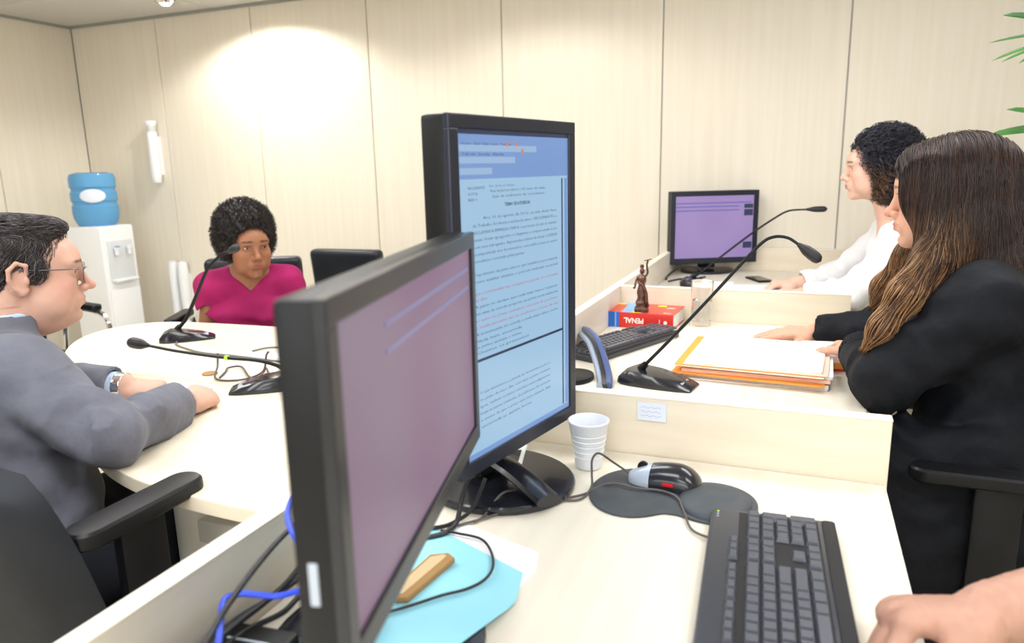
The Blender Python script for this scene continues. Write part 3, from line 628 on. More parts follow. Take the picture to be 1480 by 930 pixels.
t = thing('folder', 'pale blue paper sheet curving off beneath the near monitor', 'folder', (0, 0, 0))
sobj('page', draped([(-.475, .86), (-.31, .79), (-.294, .723), (-.295, .696), (-.303, .655), (-.32, .60), (-.37, .54), (-.47, .50), (-.49, .70)], lambda x, y: over(x, y, .7410, .7556), .0008), M['paperb'], t)
t = thing('kraft_packet', 'small folded kraft paper packet lying on the pale blue sheet', 'packet', (-.415, .71, .7566), -.05)
sobj('packet', prism([(-.017, -.05), (-.004, -.057), (.012, -.05), (.020, .05), (.006, .058), (-.014, .045)], 0, .008, .002), M['kraftd'], t)
obj('flap', prism([(-.011, -.044), (.003, -.048), (.0095, .047), (.004, .05), (-.009, .038)], .008, .0092), M['kraft'], t)
t = thing('loose_note', 'white paper note at the bottom edge of the near desk', 'paper', (-.20, .60, .7402), .2)
obj('page', prism(rrect(0, 0, .15, .10, .003), 0, .0008), M['paper'], t)
t = thing('mobile_phone', 'white handset tucked behind the foot of the tall monitor', 'phone', (-.455, 1.12, .765), .25)
sobj('case', box(-.022, .022, -.07, .07, -.025, -.008, .006), M['white'], t)
obj('keypad', box(-.014, .014, -.05, .02, -.008, -.007), M['mcase'], t)

# ---- microphones
def mic(label, base, ang, foot, neck, r0, head_dir, head_len, head_r, cat='microphone', ring=None, flat=False):
    t = thing('gooseneck_microphone', label, cat, base, 0)
    L_, W_ = foot
    bm = bmesh.new(); secs = [(-.5, .55, .30), (-.42, .85, .75), (-.30, .95, 1.0), (0, 1.0, .80), (.32, .93, .40), (.48, .8, .12), (.5, .7, .03)]
    rings = []
    for s_, wd, hh in secs:
        x = s_ * L_; y = wd * W_ / 2; h = hh * .036 + .003
        rings.append([bm.verts.new(c) for c in [(x, -y, 0), (x, -y, h * .45), (x, -y * .8, h * .92), (x, 0, h), (x, y * .8, h * .92), (x, y, h * .45), (x, y, 0)]])
    for a, b in zip(rings[:-1], rings[1:]):
        for k in range(6): bm.faces.new((a[k], b[k], b[k + 1], a[k + 1]))
        bm.faces.new((a[6], b[6], b[0], a[0]))
    bm.faces.new(rings[0]); bm.faces.new(rings[-1][::-1])
    bmesh.ops.transform(bm, matrix=Matrix.Rotation(ang, 4, 'Z'), verts=bm.verts)
    bmesh.ops.recalc_face_normals(bm, faces=bm.faces[:])
    me = frombm(bm); o = sobj('base', me, M['gloss'], t)
    ca, sa = math.cos(ang), math.sin(ang)
    bt = box(L_ * .10, L_ * .36, -W_ * .26, W_ * .26, .018, .026, .003, M=Matrix.Rotation(ang, 4, 'Z') @ Matrix.Rotation(math.radians(10), 4, 'Y'))
    sobj('talk_button', bt, M['silver'], t)
    n0 = Vector(neck[0]) - Vector(base)
    N_ = [Vector(p) - Vector(base) for p in neck]
    sobj('collar', tube([(n0.x, n0.y, .02), n0, n0 + (N_[1] - n0).normalized() * .018], lambda s_: .012 - .004 * s_, 12, 4), M['black'], t)
    sobj('gooseneck', tube(N_, lambda s_: r0 * (1.0 - .25 * s_), 10, 10), M['black'], t)
    h0 = N_[-1]; d = Vector(head_dir).normalized()
    prof = [(0, r0), (.15, head_r * .55), (.35, head_r * .9), (.6, head_r), (.85, head_r * .97), (1.0, head_r * .6), (1.03, .001)]
    pts_ = [h0 + d * (head_len * s_) for s_, _ in prof]
    rr = lambda s_: float(np.interp(s_ * 1.03, [p_[0] for p_ in prof], [p_[1] for p_ in prof]))
    sobj('microphone_head', tube([h0 + d * head_len * 1.03 * k / 14 for k in range(15)], rr, 14, 1, False), M['cable'], t)
    if ring is not None:
        q = N_[ring]; q2 = N_[ring + 1]; dd = (q2 - q).normalized()
        sobj('marker_ring', tube([q, q + dd * .004, q + dd * .009], r0 * 1.25, 10, 1, False), M['led'], t)
    return t
mic('black gooseneck microphone on the middle desk, its neck arching over the case files', (-.30, 1.68, .74), -.15, (.185, .10), [(-.340, 1.68, .775), (-.280, 1.66, .844), (-.204, 1.65, .934), (-.132, 1.65, 1.022), (-.08, 1.65, 1.084), (-.053, 1.65, 1.101), (-.025, 1.65, 1.1), (-.003, 1.65, 1.087)], .0042, (.042, 0, -.032), .058, .0125)
mic('gooseneck microphone on the farthest desk in front of the violet monitor', (-.40, 3.19, .74), .2, (.16, .10), [(-.43, 3.2, .775), (-.396, 3.2, .793), (-.289, 3.2, .886), (-.18, 3.2, .976), (-.101, 3.2, 1.034), (-.049, 3.2, 1.063), (.017, 3.2, 1.069)], .0050, (1, 0, .02), .078, .0125)
mic('gooseneck microphone standing on the table before the woman in magenta', (-1.815, 1.71, .74), .75, (.165, .085), [(-1.85, 1.70, .77), (-1.822, 1.72, .808), (-1.766, 1.72, .89), (-1.712, 1.72, .969), (-1.656, 1.72, 1.013), (-1.622, 1.72, 1.025)], .0062, (.031, .0, .013), .045, .0125)
mic('gooseneck microphone bent low over the table towards the man in grey', (-1.20, 1.35, .74), PI + .62, (.165, .085), [(-1.155, 1.385, .765), (-1.160, 1.375, .785), (-1.181, 1.37, .797), (-1.239, 1.37, .804), (-1.327, 1.37, .803), (-1.418, 1.37, .805), (-1.511, 1.37, .809), (-1.596, 1.37, .816)], .0052, (-1, 0, .07), .07, .0155, ring=4)

# table cables and bits
cable('table_cable', 'pale grey cable from the standing microphone running along the table', [(-1.81, 1.66, .744), (-1.77, 1.625, .743), (-1.633, 1.579, .743), (-1.528, 1.578, .743), (-1.395, 1.57, .743), (-1.25, 1.56, .743)], .003, M['grey'])
cable('tangled_cable', 'dark thin cable tangled on the table behind the low microphone', [(-1.376, 1.384, .743), (-1.40, 1.43, .744), (-1.419, 1.461, .745), (-1.390, 1.478, .746), (-1.302, 1.408, .746), (-1.265, 1.392, .746), (-1.29, 1.45, .748), (-1.303, 1.476, .750), (-1.255, 1.44, .746), (-1.20, 1.47, .744), (-1.10, 1.46, .743)], .0028, M['gcable'])
cable('tangled_cable', 'dark stiff cable loop on the table with upright kinks', [(-1.43, 1.44, .79), (-1.42, 1.425, .76), (-1.37, 1.366, .745), (-1.301, 1.382, .745), (-1.289, 1.445, .750), (-1.285, 1.46, .79), (-1.28, 1.465, .80)], .0028, M['gcable'])
cable('curved_cable', 'curved grey cable on the table behind the near monitor', [(-1.493, 1.639, .743), (-1.471, 1.69, .743), (-1.408, 1.70, .743), (-1.3, 1.66, .743)], .003, M['grey'])
t = thing('brass_disc', 'small flat brass disc lying on the table beside the cable tangle', 'disc', (-1.435, 1.41, .7402)); sobj('disc', lathe([(0, .004), (.018, .004), (.02, .002), (.02, 0), (0, 0)], 20), M['kraftd'], t)
t = thing('plastic_wrapper', 'crumpled clear lilac wrapper on the table beyond the man\'s hands', 'wrapper', (-1.315, 1.275, .7402))
bm = bmesh.new(); bmesh.ops.create_icosphere(bm, subdivisions=3, radius=.014)
for v in bm.verts: v.co *= 1 + .35 * (rnd.random() - .5); v.co.z = max(0, v.co.z + .010)
sobj('film', frombm(bm), M['label'], t)
t = thing('table_paper', 'small white paper lying on the table next to the tall monitor', 'paper', (-1.40, 1.62, .7402), .3); obj('page', box(-.06, .06, -.03, .03, 0, .001), M['paper'], t)

# ---- middle desk
t = thing('law_book', 'thick red and blue law book lying flat on the middle desk', 'book', (-.476, 2.355, .7405), -.06)
bw_, bd_, bh_ = .245, .165, .05
obj('page_block', box(-bw_ / 2 + .003, bw_ / 2 - .003, -bd_ / 2 + .003, bd_ / 2 - .003, .003, bh_ - .003), M['tpaper'], t)
sobj('spine', box(-bw_ / 2, bw_ / 2, -bd_ / 2 - .004, -bd_ / 2 + .004, 0, bh_, .0015), M['red'], t)
obj('front_cover', box(-bw_ / 2, bw_ / 2, -bd_ / 2, bd_ / 2, bh_ - .003, bh_), M['redtop'], t)
obj('back_cover', box(-bw_ / 2, bw_ / 2, -bd_ / 2, bd_ / 2, 0, .003), M['red'], t)
obj('blue_spine_band', box(-bw_ / 2 - .0006, -bw_ / 2 + .068, -bd_ / 2 - .0048, -bd_ / 2 - .003, -.0, bh_ + .0006), M['bblue'], t)
obj('spine_stripe', box(-bw_ / 2 + .054, -bw_ / 2 + .059, -bd_ / 2 - .0053, -bd_ / 2 - .003, 0, bh_), M['lblue'], t)
obj('cover_patch', prism([(-.05, -.081), (.02, -.081), (.015, .0), (-.03, .08), (-.115, .08), (-.10, .055), (-.06, .04)], bh_, bh_ + .0004), M['lblue'], t)
for x, y in ((-.085, .058), (.055, .055), (.0, -.07)): obj('page_tab', box(x - .014, x + .014, y - .012, y + .012, bh_, bh_ + .001), M['yellow'], t)
cu = bpy.data.curves.new('t', 'FONT'); cu.body = 'PENAL'; cu.size = .024; cu.offset = .0006; cu.extrude = .0003
to = bpy.data.objects.new('t', cu); C.objects.link(to); me = bpy.data.meshes.new_from_object(to.evaluated_get(bpy.context.evaluated_depsgraph_get())); bpy.data.objects.remove(to)
wq = max(v.co.x for v in me.vertices)
for v in me.vertices: v.co = Vector((.028 - v.co.x * .066 / wq + .0, -bd_ / 2 - .0045 - v.co.z, .033 - v.co.y))
obj('title_lettering', me, M['whiteink'], t)
sobj('spine_emblem', lathe([(0, 0), (.006, 0), (.006, .0008), (0, .0008)], 16), M['whiteink'], t, loc=(.098, -bd_ / 2 - .0038, .024)).rotation_euler = (PI / 2, 0, 0)
obj('spine_mark', box(.078, .080, -bd_ / 2 - .0046, -bd_ / 2 - .003, .015, .033), M['whiteink'], t)
obj('cover_print', joinmesh(box(.075, .10, .02, .024, bh_, bh_ + .0004), box(.08, .105, .03, .034, bh_, bh_ + .0004), box(.085, .11, -.06, -.056, bh_, bh_ + .0004)), M['whiteink'], t)

t = thing('statuette', 'small dark bronze statuette of a robed woman with raised arm on the book', 'statuette', (-.468, 2.30, .7915), .2)
sobj('plinth', prism(rrect(0, 0, .046, .04, .006), 0, .014, .003), M['bronze'], t)
sobj('robe', lathe([(.0, .012), (.021, .013), (.018, .02), (.020, .03), (.013, .045), (.016, .062), (.013, .078), (.010, .088), (.0145, .10), (.014, .112), (.006, .122), (.0, .123)], 14), M['bronze'], t)
bm = bmesh.new(); bmesh.ops.create_uvsphere(bm, u_segments=14, v_segments=10, radius=.0085)
for v in bm.verts: v.co.z = v.co.z * 1.2 + .133
sobj('head', frombm(bm), M['bronze'], t)
sobj('hair_bun', lathe([(0, .142), (.007, .144), (.006, .152), (0, .155)], 10), M['bronze'], t)
sobj('raised_arm', tube([(.012, 0, .115), (.018, .002, .128), (.015, .0, .15), (.018, 0, .168)], .0034, 8, 5), M['bronze'], t)
sobj('lowered_arm', tube([(-.012, 0, .115), (-.019, -.004, .10), (-.022, -.01, .082), (-.027, -.012, .078)], .0036, 8, 5), M['bronze'], t)
sobj('drapery', tube([(-.012, -.008, .10), (.004, -.014, .085), (.014, -.010, .06), (.016, -.012, .035), (.020, -.01, .018)], .0055, 8, 5), M['bronze'], t)
sobj('scale_beam', tube([(.006, .0, .166), (.030, 0, .172)], .0016, 6, 1, False), M['bronze'], t)

t = thing('water_glass', 'tall clear drinking glass standing in front of the cross panel', 'glass', (-.285, 2.372, .7402))
sobj('tumbler', lathe([(0, .001), (.028, .001), (.031, .01), (.0355, .148), (.0345, .149), (.0335, .146), (.0292, .016), (0, .014)], 32), M['glass'], t)
sobj('water', lathe([(0, .0145), (.0290, .0165), (.0315, .085), (0, .085)], 32), M['water'], t)

def paper_stack(label, loc, rz, layers, name='case_files', rot=None):
    t = thing(name, label, 'papers', loc, rz, rot=rot); z = 0
    for i, (nm, w_, d_, h_, dx, dy, r_, m_) in enumerate(layers):
        me = prism([(x + dx, y + dy) for x, y in rrect(0, 0, w_, d_, .004, 2)], z, z + h_)
        o = obj(nm, me, m_, t); o.rotation_euler = (0, 0, r_); z += h_ + .0003
    return t
cf = paper_stack('open stack of orange case files topped by a white page', (-.085, 1.90, .7403), -.05, [
    ('card_cover', .34, .32, .003, .0, .0, .02, M['paper']), ('paper_block', .345, .30, .010, .004, -.004, -.015, M['tpaper']),
    ('orange_cover', .35, .325, .003, -.006, -.012, -.02, M['orange']), ('paper_block', .34, .31, .008, .006, .0, .01, M['peach']),
    ('page', .335, .305, .006, .012, .004, .02, M['paper']), ('peach_sheet', .345, .325, .0012, -.008, -.006, -.012, M['peach']), ('orange_sheet', .33, .32, .0012, -.014, .0, .004, M['orange']), ('peach_sheet', .33, .315, .0012, .006, .0, .0, M['peach']),
    ('top_page', .315, .300, .004, .002, .010, -.01, M['paper'])])
paper_stack('second smaller orange and pink file pile under the black sleeve', (.10, 2.02, .7403), .1, [
    ('red_cover', .15, .20, .006, 0, 0, 0, M['red']), ('orange_block', .15, .20, .014, 0, .0, .02, M['orange']), ('peach_block', .145, .19, .010, -.002, 0, -.03, M['peach']), ('page', .13, .17, .003, .004, 0, .02, M['paper'])], name='file_pile')
paper_stack('small white papers under the hands of the woman in white', (-.10, 3.14, .7403), .1, [('page', .30, .21, .004, 0, 0, 0, M['paper']), ('page', .28, .2, .003, .01, 0, .08, M['paper'])], name='paper_pile')
cable('monitor_lead', 'black lead curling on the desk left of the violet monitor', [(-.56, 3.30, .744), (-.57, 3.40, .746), (-.53, 3.47, .775), (-.48, 3.50, .78), (-.43, 3.52, .76)], .004, M['cable'])
cable('monitor_lead', 'lower black lead lying on the desk beneath the violet monitor', [(-.54, 3.25, .744), (-.50, 3.33, .744), (-.44, 3.36, .744), (-.40, 3.42, .744)], .004, M['cable'])
t = thing('mobile_phone', 'small dark phone lying flat right of the violet monitor foot', 'phone', (-.16, 3.40, .7402), .5)
sobj('case', box(-.035, .035, -.07, .07, 0, .009, .003), M['mcase'], t); obj('display', box(-.031, .031, -.06, .06, .009, .0094), M['gloss'], t)
t = thing('table_sign', 'small grey-white plate on the farthest desk beyond the glass', 'plate', (-.30, 3.0, .7402), .0)
sobj('plate', box(-.06, .06, -.008, .008, 0, .05, .003), M['cup'], t); sobj('foot', box(-.065, .065, -.03, .03, 0, .004, .001), M['cup'], t)

# ---- potted palm (only leaf tips are in the frame)
t = thing('potted_palm', 'green fan palm in a pot at the right, only leaf tips in view', 'plant', (.95, 2.75, 0))
sobj('pot', lathe([(0, 0), (.13, 0), (.17, .3), (.18, .31), (.18, .34), (.165, .34), (.16, .29), (0, .29)], 32), M['whitep'], t)
sobj('soil', lathe([(0, .295), (.158, .295), (0, .30)], 24), M['soil'], t)
def leaf(root, tip, wd, droop=.02):
    a, b = Vector(root), Vector(tip); d = b - a; s_ = d.cross(Vector((0, 0, 1))).normalized(); u_ = s_.cross(d).normalized(); s_, u_ = (s_ * .6 + u_ * .8), (u_ * .6 - s_ * .8)
    bm = bmesh.new(); rows = []
    for k in range(11):
        q = k / 10; p_ = a.lerp(b, q) + Vector((0, 0, droop * math.sin(PI * q))); ww = wd * (math.sin(PI * min(1, (q * .78 + .16))) ** .6) * (1 if q < .92 else (1 - q) / .08 * .9 + .1)
        rows.append([bm.verts.new(p_ + s_ * ww + u_ * ww * .35), bm.verts.new(p_), bm.verts.new(p_ - s_ * ww + u_ * ww * .35),bm.verts.new(p_ - u_*.0012)])
    for k in range(10):
        for i, j in ((0, 1), (1, 2), (2, 3), (3, 0)): bm.faces.new((rows[k][i], rows[k][j], rows[k + 1][j], rows[k + 1][i]))
    bmesh.ops.recalc_face_normals(bm, faces=bm.faces[:])
    return frombm(bm)
O = Vector((.95, 2.75, 0))
def W2L(p): return Vector(p) - O
hub1 = (.74, 2.66, 1.60); hub2 = (.78, 2.64, 1.33); hub3 = (1.05, 2.8, 1.75)
for hb in (hub1, hub2, hub3): sobj('stem', tube([(0, 0, .29), (W2L(hb).x * .3, W2L(hb).y * .3, .8), W2L(hb)], .010, 8, 6), M['stem'], t)
for hb, tips in ((hub1, [((.511, 2.6, 1.663), .016), ((.484, 2.6, 1.589), .006), ((.495, 2.6, 1.538), .006), ((.520, 2.6, 1.533), .006), ((.563, 2.6, 1.526), .007), ((.62, 2.5, 1.8), .014), ((.75, 2.5, 1.86), .014), ((.9, 2.5, 1.8), .012)]),
                 (hub2, [((.547, 2.6, 1.398), .014), ((.507, 2.6, 1.324), .016), ((.575, 2.6, 1.243), .007), ((.59, 2.6, 1.222), .006), ((.6, 2.6, 1.19), .006), ((.85, 2.45, 1.18), .012), ((.95, 2.5, 1.45), .014)]),
                 (hub3, [((.9, 2.6, 1.95), .014), ((1.2, 2.7, 1.95), .014), ((1.3, 2.8, 1.75), .014), ((1.2, 2.9, 1.6), .014), ((1.0, 3.0, 1.9), .012)])):
    for tip, wd in tips:
        sobj('leaflet', leaf(W2L(hb), W2L(tip), wd, .012), M['leaf'], t)

# ================================================================ PEOPLE : smooth signed-distance bodies
def v3(p): return np.array(p, dtype=np.float64)
def nrm(a): a = v3(a); return a / np.linalg.norm(a)
def frame(fwd, up=(0, 0, 1)):
    """columns: forward, left, up"""
    f = nrm(fwd); u = v3(up); u = nrm(u - f * np.dot(u, f)); l = np.cross(u, f); return np.stack([f, l, u], 1)
class G:
    """list of primitives: dict(fn, lo, hi, op, k)"""
    def __init__(s): s.p = []
    def add(s, fn, c, R, op, k): s.p.append((fn, v3(c), R, op, k)); return s
    def ell(s, c, r, M=None, k=.02, op='u'):
        M = np.eye(3) if M is None else M; c = v3(c); r = v3(r)
        def fn(X, Y, Z):
            x, y, z = X - c[0], Y - c[1], Z - c[2]
            a = (x * M[0, 0] + y * M[1, 0] + z * M[2, 0]); b = (x * M[0, 1] + y * M[1, 1] + z * M[2, 1]); d = (x * M[0, 2] + y * M[1, 2] + z * M[2, 2])
            k0 = np.sqrt((a / r[0]) ** 2 + (b / r[1]) ** 2 + (d / r[2]) ** 2); k1 = np.sqrt((a / r[0] ** 2) ** 2 + (b / r[1] ** 2) ** 2 + (d / r[2] ** 2) ** 2) + 1e-9
            return k0 * (k0 - 1) / k1
        return s.add(fn, c, float(r.max()), op, k)
    def cap(s, a, b, ra, rb, k=.02, op='u', flat=False, folds=None):
        a = v3(a); b = v3(b); ba = b - a; L2 = float(ba @ ba); L = L2 ** .5; dn = ba / L
        def fn(X, Y, Z):
            x, y, z = X - a[0], Y - a[1], Z - a[2]; t0 = (x * ba[0] + y * ba[1] + z * ba[2]) / L2; t = np.clip(t0, 0, 1)
            d = np.sqrt((x - t * ba[0]) ** 2 + (y - t * ba[1]) ** 2 + (z - t * ba[2]) ** 2) - (ra + t * (rb - ra))
            if folds:
                am, fr, t1, sg, ph = folds
                d = d + am * (1.0 - 2.0 * np.abs(np.sin(.5 * (t * L * fr + ph + 2.0 * np.sin(X * 24 + Z * 17) + 1.6 * np.sin(Y * 33 - Z * 29)))) ** .8) * np.exp(-((t - t1) / sg) ** 2) * -1
            if flat: d = np.maximum(d, (t0 - 1) * L)
            return d
        return s.add(fn, (a + b) / 2, L / 2 + max(ra, rb), op, k)
    def chain(s, pts, rs, k=.012, op='u'):
        for i in range(len(pts) - 1): s.cap(pts[i], pts[i + 1], rs[i], rs[i + 1], k, op)
        return s
    def fn(s, f, c, R, op='u', k=.01): return s.add(f, c, R, op, k)
    def noise(s, f, c, R): return s.add(f, c, R, 'n', 0)
def sdf_grid(g, lo, hi, h):
    lo = v3(lo); hi = v3(hi); n = np.maximum(((hi - lo) / h).astype(int) + 1, 2)
    D = np.full(n, 1.0, dtype=np.float32); ax = [lo[i] + h * np.arange(n[i]) for i in range(3)]
    for f, c, R, op, k in g.p:
        m = R + k + 3 * h + (.012 if op == 'u' else 0); i0 = np.maximum(((c - m - lo) / h).astype(int), 0); i1 = np.minimum(((c + m - lo) / h).astype(int) + 2, n)
        if (i1 <= i0).any(): continue
        sl = tuple(slice(a, b) for a, b in zip(i0, i1)); X, Y, Z = np.meshgrid(*[ax[i][sl[i]] for i in range(3)], indexing='ij', sparse=True)
        d = f(X, Y, Z); o = D[sl]
        if op == 'u': hh = np.maximum(k - np.abs(o - d), 0) / max(k, 1e-6); D[sl] = np.minimum(o, d) - hh * hh * k * .25
        elif op == 's': d = -d; hh = np.maximum(k - np.abs(o - d), 0) / max(k, 1e-6); D[sl] = np.maximum(o, d) + hh * hh * k * .25
        elif op == 'n': D[sl] = o + d
    return D, lo, h
def nets(D, lo, h):
    ins = D < 0; n = D.shape
    c = [ins[i:n[0] - 1 + i, j:n[1] - 1 + j, k:n[2] - 1 + k] for i in (0, 1) for j in (0, 1) for k in (0, 1)]
    al = c[0] & c[1] & c[2] & c[3] & c[4] & c[5] & c[6] & c[7]; an = c[0] | c[1] | c[2] | c[3] | c[4] | c[5] | c[6] | c[7]
    act = an & ~al; I = np.argwhere(act); idx = np.full(act.shape, -1, dtype=np.int64); idx[act] = np.arange(len(I))
    P = np.zeros((len(I), 3)); W = np.zeros(len(I))
    cor = [(i, j, k) for i in (0, 1) for j in (0, 1) for k in (0, 1)]
    V = {q: D[I[:, 0] + q[0], I[:, 1] + q[1], I[:, 2] + q[2]] for q in cor}
    for a in cor:
        for axx in range(3):
            if a[axx]: continue
            b = list(a); b[axx] = 1; b = tuple(b); va, vb = V[a], V[b]; m = (va < 0) != (vb < 0)
            t = np.where(m, va / np.where(m, va - vb, 1), 0); q = np.tile(np.array(a, float), (len(I), 1)); q[:, axx] = t
            P += q * m[:, None]; W += m
    P = (P / W[:, None] + I) * h + lo
    F = []
    for axx in range(3):
        b, c2 = [(1, 2), (2, 0), (0, 1)][axx]
        s0 = [slice(1, -1)] * 3; s0[axx] = slice(0, n[axx] - 1); s1 = list(s0); s1[axx] = slice(1, n[axx])
        A = ins[tuple(s0)]; B = ins[tuple(s1)]
        E = np.argwhere(A != B); 
        if not len(E): continue
        sg = A[E[:, 0], E[:, 1], E[:, 2]]
        E = E + np.array([0 if i == axx else 1 for i in range(3)])
        db = np.zeros(3, int); db[b] = 1; dc = np.zeros(3, int); dc[c2] = 1
        q = [E - db - dc, E - dc, E, E - db]; q = np.stack([idx[x[:, 0], x[:, 1], x[:, 2]] for x in q], 1)
        q[~sg] = q[~sg][:, ::-1]; F.append(q)
    F = np.concatenate(F); F = F[(F >= 0).all(1)]
    return P, F
def build_mesh(name, parts, origin, m, parent=None, paint=None, base=None, holes=()):
    """parts: list of (G, lo, hi, h); later (finer) boxes replace the faces of earlier ones inside them"""
    Ps, Fs, off = [], [], 0
    for i, (g, lo, hi, h) in enumerate(parts):
        D, l0, hh = sdf_grid(g, lo, hi, h); P, F = nets(D, l0, hh)
        if len(F) == 0: continue
        cen = P[F].mean(1); keep = np.ones(len(F), bool)
        for g2, lo2, hi2, h2 in parts[i + 1:]:
            a = v3(lo2) + h * 1.2; b = v3(hi2) - h * 1.2; keep &= ~((cen > a) & (cen < b)).all(1)
        F = F[keep]; used = np.unique(F); mp = np.full(len(P), -1); mp[used] = np.arange(len(used)); P = P[used]; F = mp[F]
        Ps.append(P); Fs.append(F + off); off += len(P)
    P = np.concatenate(Ps); F = np.concatenate(Fs); o3 = v3(origin)
    me = bpy.data.meshes.new(name); me.vertices.add(len(P)); me.vertices.foreach_set('co', (P - o3).astype(np.float32).ravel())
    me.loops.add(len(F) * 4); me.loops.foreach_set('vertex_index', F.astype(np.int32).ravel()); me.polygons.add(len(F))
    me.polygons.foreach_set('loop_start', np.arange(0, len(F) * 4, 4, dtype=np.int32)); me.polygons.foreach_set('loop_total', np.full(len(F), 4, dtype=np.int32))
    me.polygons.foreach_set('use_smooth', np.ones(len(F), bool)); me.update(calc_edges=True)
    if base is not None:
        col = np.tile(np.array([*base, 1.0]), (len(P), 1)); nz = np.sin(P[:, 0] * 210 + 1.7 * np.sin(P[:, 1] * 190)) * np.sin(P[:, 2] * 230 + P[:, 1] * 80); col[:, :3] *= (1 + .025 * nz)[:, None]
        for (c, r, M_, rgb, st, pw) in (paint or []):
            q = (P - v3(c)) @ M_; e = np.sqrt((q[:, 0] / r[0]) ** 2 + (q[:, 1] / r[1]) ** 2 + (q[:, 2] / r[2]) ** 2); wgt = st * np.exp(-e ** pw); col[:, :3] = col[:, :3] * (1 - wgt[:, None]) + np.array(rgb) * wgt[:, None]
        at = me.color_attributes.new('Col', 'FLOAT_COLOR', 'POINT'); at.data.foreach_set('color', col.astype(np.float32).ravel())
    o = obj(name, me, m, parent)
    if parent is None: o.location = origin
    return o

# ---- head
def head(g, O, Mh, s=1.0, fem=True, nose=1.0, jaw=1.0, ear=True, plump=0.0):
    """O: point midway between the ears at eye height"""
    P = lambda a, b, c: v3(O) + Mh @ (np.array([a, b, c]) * s)
    E = lambda c, r, k=.02, op='u': g.ell(P(*c), np.array(r) * s, Mh, k * s, op)
    K = lambda a, b, ra, rb, k=.01, op='u': g.cap(P(*a), P(*b), ra * s, rb * s, k * s, op)
    E((-.020, 0, .035), (.098, .076, .084), .02)
    E((.032, 0, -.020), (.060, .063, .085), .03)
    E((.030, 0, -.072), (.055 * jaw, (.050 + plump) * jaw, .038), .03)
    E((.074, 0, -.100), (.020 * jaw, .022 * jaw, .016), .022)
    for q in (-1, 1):
        E((.060, q * .040, -.030), (.026, .022, .024), .02)                 # cheekbone
        E((.045, q * (.045 + plump), -.062), (.030, .018, .03), .02)
        E((.0975, q * .031, .000), (.013, .020, .0135), .012, 's')             # socket
        E((.076, q * .031, .000), (.0158, .0165, .0150), .004)               # lids
        E((.0925, q * .031, -.0008), (.009, .0138, .0062), .002, 's')            # opening
        K((.090, q * .014, .017), (.082, q * .046, .019), .0065, .006, .012)   # brow
    E((.070, 0, .030), (.030, .045, .034), .025)                              # forehead
    K((.090, 0, .010), (.1075 * nose, 0, -.030), .0075, .0085, .012)          # bridge
    E((.112 * nose, 0, -.0355), (.0115, .0105, .0095), .010)                  # tip
    for q in (-1, 1):
        E((.1000 * nose, q * .0125, -.0395), (.0095, .0065, .0075), .006)
        E((.1075 * nose, q * .0062, -.0460), (.0042, .0028, .0035), .002, 's')
    E((.088, 0, -.066), (.0140, .026, .020), .016)                            # muzzle
    E((.0975, 0, -.0620), (.0070, .021, .0046), .004)                          # upper lip
    E((.0960, 0, -.0712), (.0074, .018, .0054), .004)                         # lower lip
    K((.1045, -.019, -.0665), (.1045, .019, -.0665), .0012, .0012, .0035, 's')
    E((.097, 0, -.084), (.008, .018, .006), .008, 's')                        # dent above the chin
    if ear:
        for q in (-1, 1):
            E((-.012, q * .076, -.008), (.018, .0055, .031), .006)
            pts = [(.004, .076, .004), (.004, .083, .020), (-.012, .087, .026), (-.026, .088, .012), (-.027, .086, -.008), (-.018, .082, -.026), (-.006, .078, -.036), (.002, .075, -.030)]
            pts = [P(a, q * b, c) for a, b, c in pts]; g.chain(pts, [.0038 * s, .0042 * s, .0042 * s, .0042 * s, .004 * s, .0042 * s, .0058 * s, .004 * s], .003)
            E((-.008, q * .086, .000), (.009, .006, .015), .004, 's')
            E((.004, q * .079, -.012), (.004, .005, .007), .004)
    return P
def head_paint(O, Mh, s, lip, brow, cheek, browst=.9, lid=None):
    P = lambda a, b, c: v3(O) + Mh @ (np.array([a, b, c]) * s); L = []
    for q in (-1, 1):
        L.append((P(.062, q * .046, -.030), (.028 * s, .028 * s, .026 * s), Mh, cheek, .45, 2))
        L.append((P(.092, q * .022, .0215), (.030 * s, .0115 * s, .0042 * s), Mh, brow, browst, 4)); L.append((P(.084, q * .039, .0215), (.030 * s, .0105 * s, .0034 * s), Mh, brow, browst, 4))
        L.append((P(.095, q * .031, .0058), (.016 * s, .0150 * s, .0020 * s), Mh, lid or brow, .85, 4))
        L.append((P(.009, q * .085, -.01), (.02 * s, .02 * s, .03 * s), Mh, cheek, .25, 2))
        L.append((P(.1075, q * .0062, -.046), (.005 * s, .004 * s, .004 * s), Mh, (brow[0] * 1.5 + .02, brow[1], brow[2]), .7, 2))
    L.append((P(.112, 0, -.036), (.016 * s, .016 * s, .014 * s), Mh, cheek, .5, 2))
    L.append((P(.1000, 0, -.0617), (.015 * s, .0225 * s, .0056 * s), Mh, lip, .85, 4)); L.append((P(.0990, 0, -.0722), (.015 * s, .0190 * s, .0062 * s), Mh, lip, .85, 4))
    L.append((P(.103, 0, -.0665), (.012 * s, .021 * s, .0014 * s), Mh, (lip[0] * .35, lip[1] * .3, lip[2] * .3), .9, 4))
    return L
